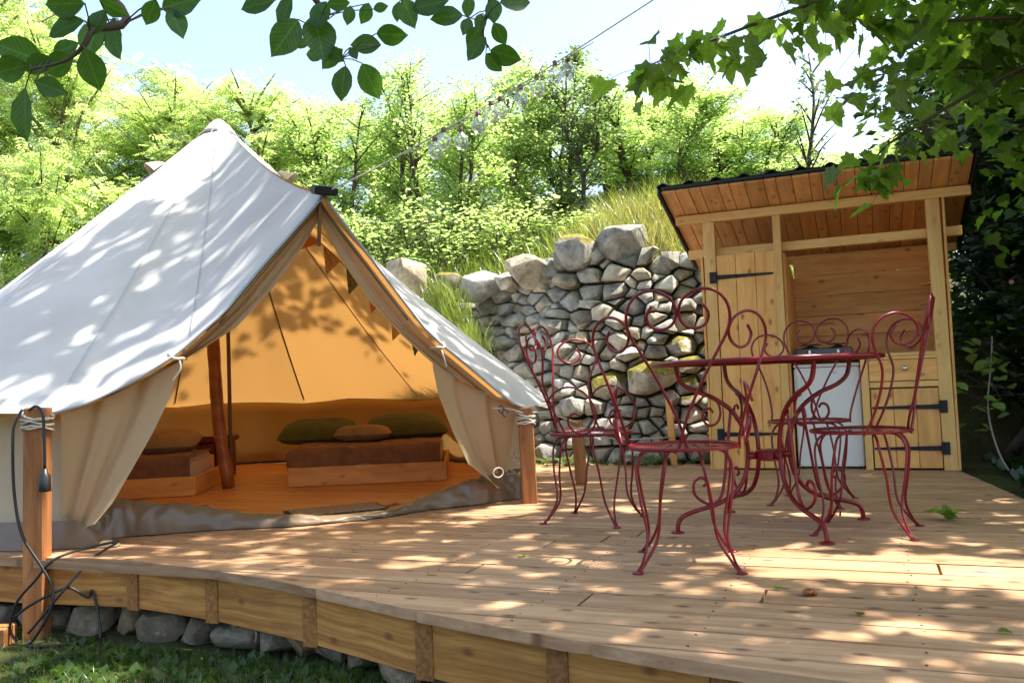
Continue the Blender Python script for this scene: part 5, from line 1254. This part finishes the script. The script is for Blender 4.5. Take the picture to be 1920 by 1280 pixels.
def flower(loc, mat, label):
    t = thing('flower', label, 'flower', loc)
    m = MB()
    for k in range(6):
        a = k*math.pi/3; c = Vector((math.cos(a), -.35, math.sin(a))); s = Vector((-math.sin(a), 0, math.cos(a))); b = len(m.v)
        m.v += [Vector((0, 0, 0)), c*.010+s*.009, c*.02, c*.010-s*.009]; m.f.append((b, b+1, b+2, b+3))
    m.build('petals', mat, t); MB().tube(cr([(0, 0, 0), (.01, .05, -.1), (.03, .12, -.3)], 3), .002, 4).build('stem', 'twig', t)
flower((1.02, 7.15, 1.30), 'petal_pink', 'small pink flower against the dark hedge right of the shed')
flower((1.09, 7.0, .30), 'petal_red', 'small red flower low in the dark hedge by the sapling')
flower((1.22, 6.95, .08), 'petal_red', 'small red flower near the soil at the right edge')

# ---------------------------------------------------------------- grass, weeds, litter
def scatter(name, mat, pts, h, tmpl, lean, label_kind=True, wmul=1.0, seed=1):
    rs = np.random.RandomState(seed); n = len(pts); P = np.array([(x, y, gz(x, y)-.01) for x, y in pts])
    a = rs.uniform(0, 6.28, n); X = np.stack([np.cos(a), np.sin(a), np.zeros(n)], 1)*wmul
    Z = unit(np.stack([rs.normal(0, lean, n), rs.normal(0, lean, n), np.ones(n)], 1)); Y = unit(np.cross(Z, X))
    V, F = inst(tmpl[0], tmpl[1], P, X, Y, Z, h*rs.uniform(.45, 1.2, n)); o = obj(name, npmesh(V, F), mat); o['kind'] = 'stuff'; return o
rs = np.random.RandomState(3)
def below_deck(n, y0=-.2):
    out = []
    while len(out) < n:
        x, y = rs.uniform(-4.6, .6), rs.uniform(y0, 2.75)
        if y < yfront(x)+.08 and (fwd(x, y) > .9): out.append((x, y))
    return out
o = scatter('lawn', 'grass_lawn', below_deck(48000), .06, BLADE, .45, seed=4, wmul=1.5); tag(o, 'short patchy grass on the ground in front of the deck', 'grass')
wt = ([(0, 0, 0), (.3, .5, .35), (0, 1, .28), (-.3, .5, .35)], [(0, 1, 2, 3)])
o = scatter('weeds', 'weed', [p for p in below_deck(26000) if mn.noise(Vector((p[0]*2.2, p[1]*2.2, 7))) > -.1], .055, wt, .7, seed=5); tag(o, 'low leafy weeds growing among the grass below the deck', 'weeds')
o = scatter('leaf_litter', 'litter', below_deck(1100), .035, ([(0, 0, .02), (.3, .5, .1), (0, 1, .05), (-.3, .5, .1)], [(0, 1, 2, 3)]), .2, seed=6); tag(o, 'dry brown leaf litter scattered on the ground below the deck', 'leaf litter')
def bank(n, x0, x1, d0, d1, f=None):
    out = []
    while len(out) < n:
        x = rs.uniform(x0, x1); y = lerp_tab(WB, x)+rs.uniform(d0, d1)
        if f is None or f(x, y): out.append((x, y))
    return out
o = scatter('bank_grass', 'grass_tall', bank(24000, -9, .6, .8, 4.0, lambda x, y: mn.noise(Vector((x*1.3, y*1.3, 2))) > -.3), .38, BLADE, .3, seed=7); tag(o, 'long green grass covering the bank above the stone wall', 'grass')
o = scatter('dry_grass', 'grass_dry', bank(4200, -2.7, -.6, .8, 2.4, lambda x, y: mn.noise(Vector((x*1.6, y*1.6, 5))) > -.1), .42, BLADE, .3, seed=8); tag(o, 'tall yellow dry grass on the bank beside the shed roof', 'grass')
tus = []
for cx, cy_, cz, n in [(-3.72, 7.62, 1.20, 420), (-3.58, 7.52, 1.05, 380), (-3.82, 7.72, 1.38, 380), (-3.98, 7.8, 1.52, 380), (-3.46, 7.42, .95, 250)]:
    for k in range(n): tus.append((cx+rs.normal(0, .10), cy_+rs.normal(0, .04), cz+rs.normal(0, .07)))
P = np.array(tus); n = len(P); a = rs.uniform(0, 6.28, n); X = np.stack([np.cos(a), np.sin(a), np.zeros(n)], 1); Z = unit(np.stack([rs.normal(.05, .3, n), rs.normal(-.35, .25, n), np.ones(n)], 1)); Y = unit(np.cross(Z, X))
V, F = inst(BLADE[0], BLADE[1], P, X, Y, Z, .26*rs.uniform(.5, 1.2, n)); o = obj('wall_grass', npmesh(V, F), 'grass_tall'); o['kind'] = 'stuff'; tag(o, 'tuft of bright grass growing out of the stone wall beside the tent', 'grass')
o = scatter('wall_foot_weeds', 'weed', [(rs.uniform(-3.2, -1.1), lerp_tab(WB, -2)-rs.uniform(.02, .22)) for k in range(1500)], .09, wt, .6, seed=9); tag(o, 'low green weeds along the foot of the stone wall', 'weeds')
o = scatter('bed_weeds', 'leaf_hedge', [(rs.uniform(.85, 2.4), rs.uniform(5.4, 8)) for k in range(1800)], .10, wt, .7, seed=10); tag(o, 'dark low plants on the soil bed right of the deck', 'weeds')
# sprig and leaves dropped on the deck
sg = thing('leaf_sprig', 'green maple sprig lying on the deck by the right red chair', 'sprig', (.31, 4.36, .004), .4)
for k in range(7):
    lo = obj('leaf', maple_me, None, sg); yv = Vector((math.cos(k*.9), math.sin(k*.9), .25)).normalized(); zv = Vector((rnd.gauss(0, .5), rnd.gauss(0, .5), 1)); zv = (zv-yv*zv.dot(yv)).normalized(); s = rnd.uniform(.05, .09)
    m4 = Matrix((yv.cross(zv), yv, zv)).transposed().to_4x4() @ Matrix.Diagonal((s, s, s, 1)); m4.translation = (rnd.uniform(-.04, .04), rnd.uniform(-.03, .03), .012+.005*k); lo.matrix_local = m4
MB().tube([(-.02, 0, .01), (.12, -.05, .006)], .002, 4).build('stalk', 'twig', sg)
for x, y, lab in [(-.30, 2.87, 'tiny green leaf on the deck below the nearest chair'), (-.05, 2.62, 'tiny green leaf on the deck towards the lower right'), (-1.30, 3.20, 'tiny green leaf on the deck left of the nearest chair'), (.28, 2.55, 'tiny green leaf on the deck near the right edge')]:
    lo = obj('fallen_leaf', maple_me.copy(), None); lo.location = (x, y, .006); lo.scale = (.035,)*3; lo.rotation_euler = (.2, .1, rnd.uniform(0, 6)); tag(lo, lab, 'leaf', 'leaves dropped on the deck')
sn = MB(); sn.v = []; pts = [(.018*math.cos(a)*(1-a/14), .018*math.sin(a)*(1-a/14), .008+.0012*a) for a in np.linspace(0, 11, 30)]; sn.tube(pts, [.008*(1-.6*i/30) for i in range(30)], 7)
so2 = sn.build('pine_cone', 'log_wood', None, smooth=True); so2.location = (-.20, 2.83, 0); tag(so2, 'small dark brown round object on the deck below the chair', 'debris')
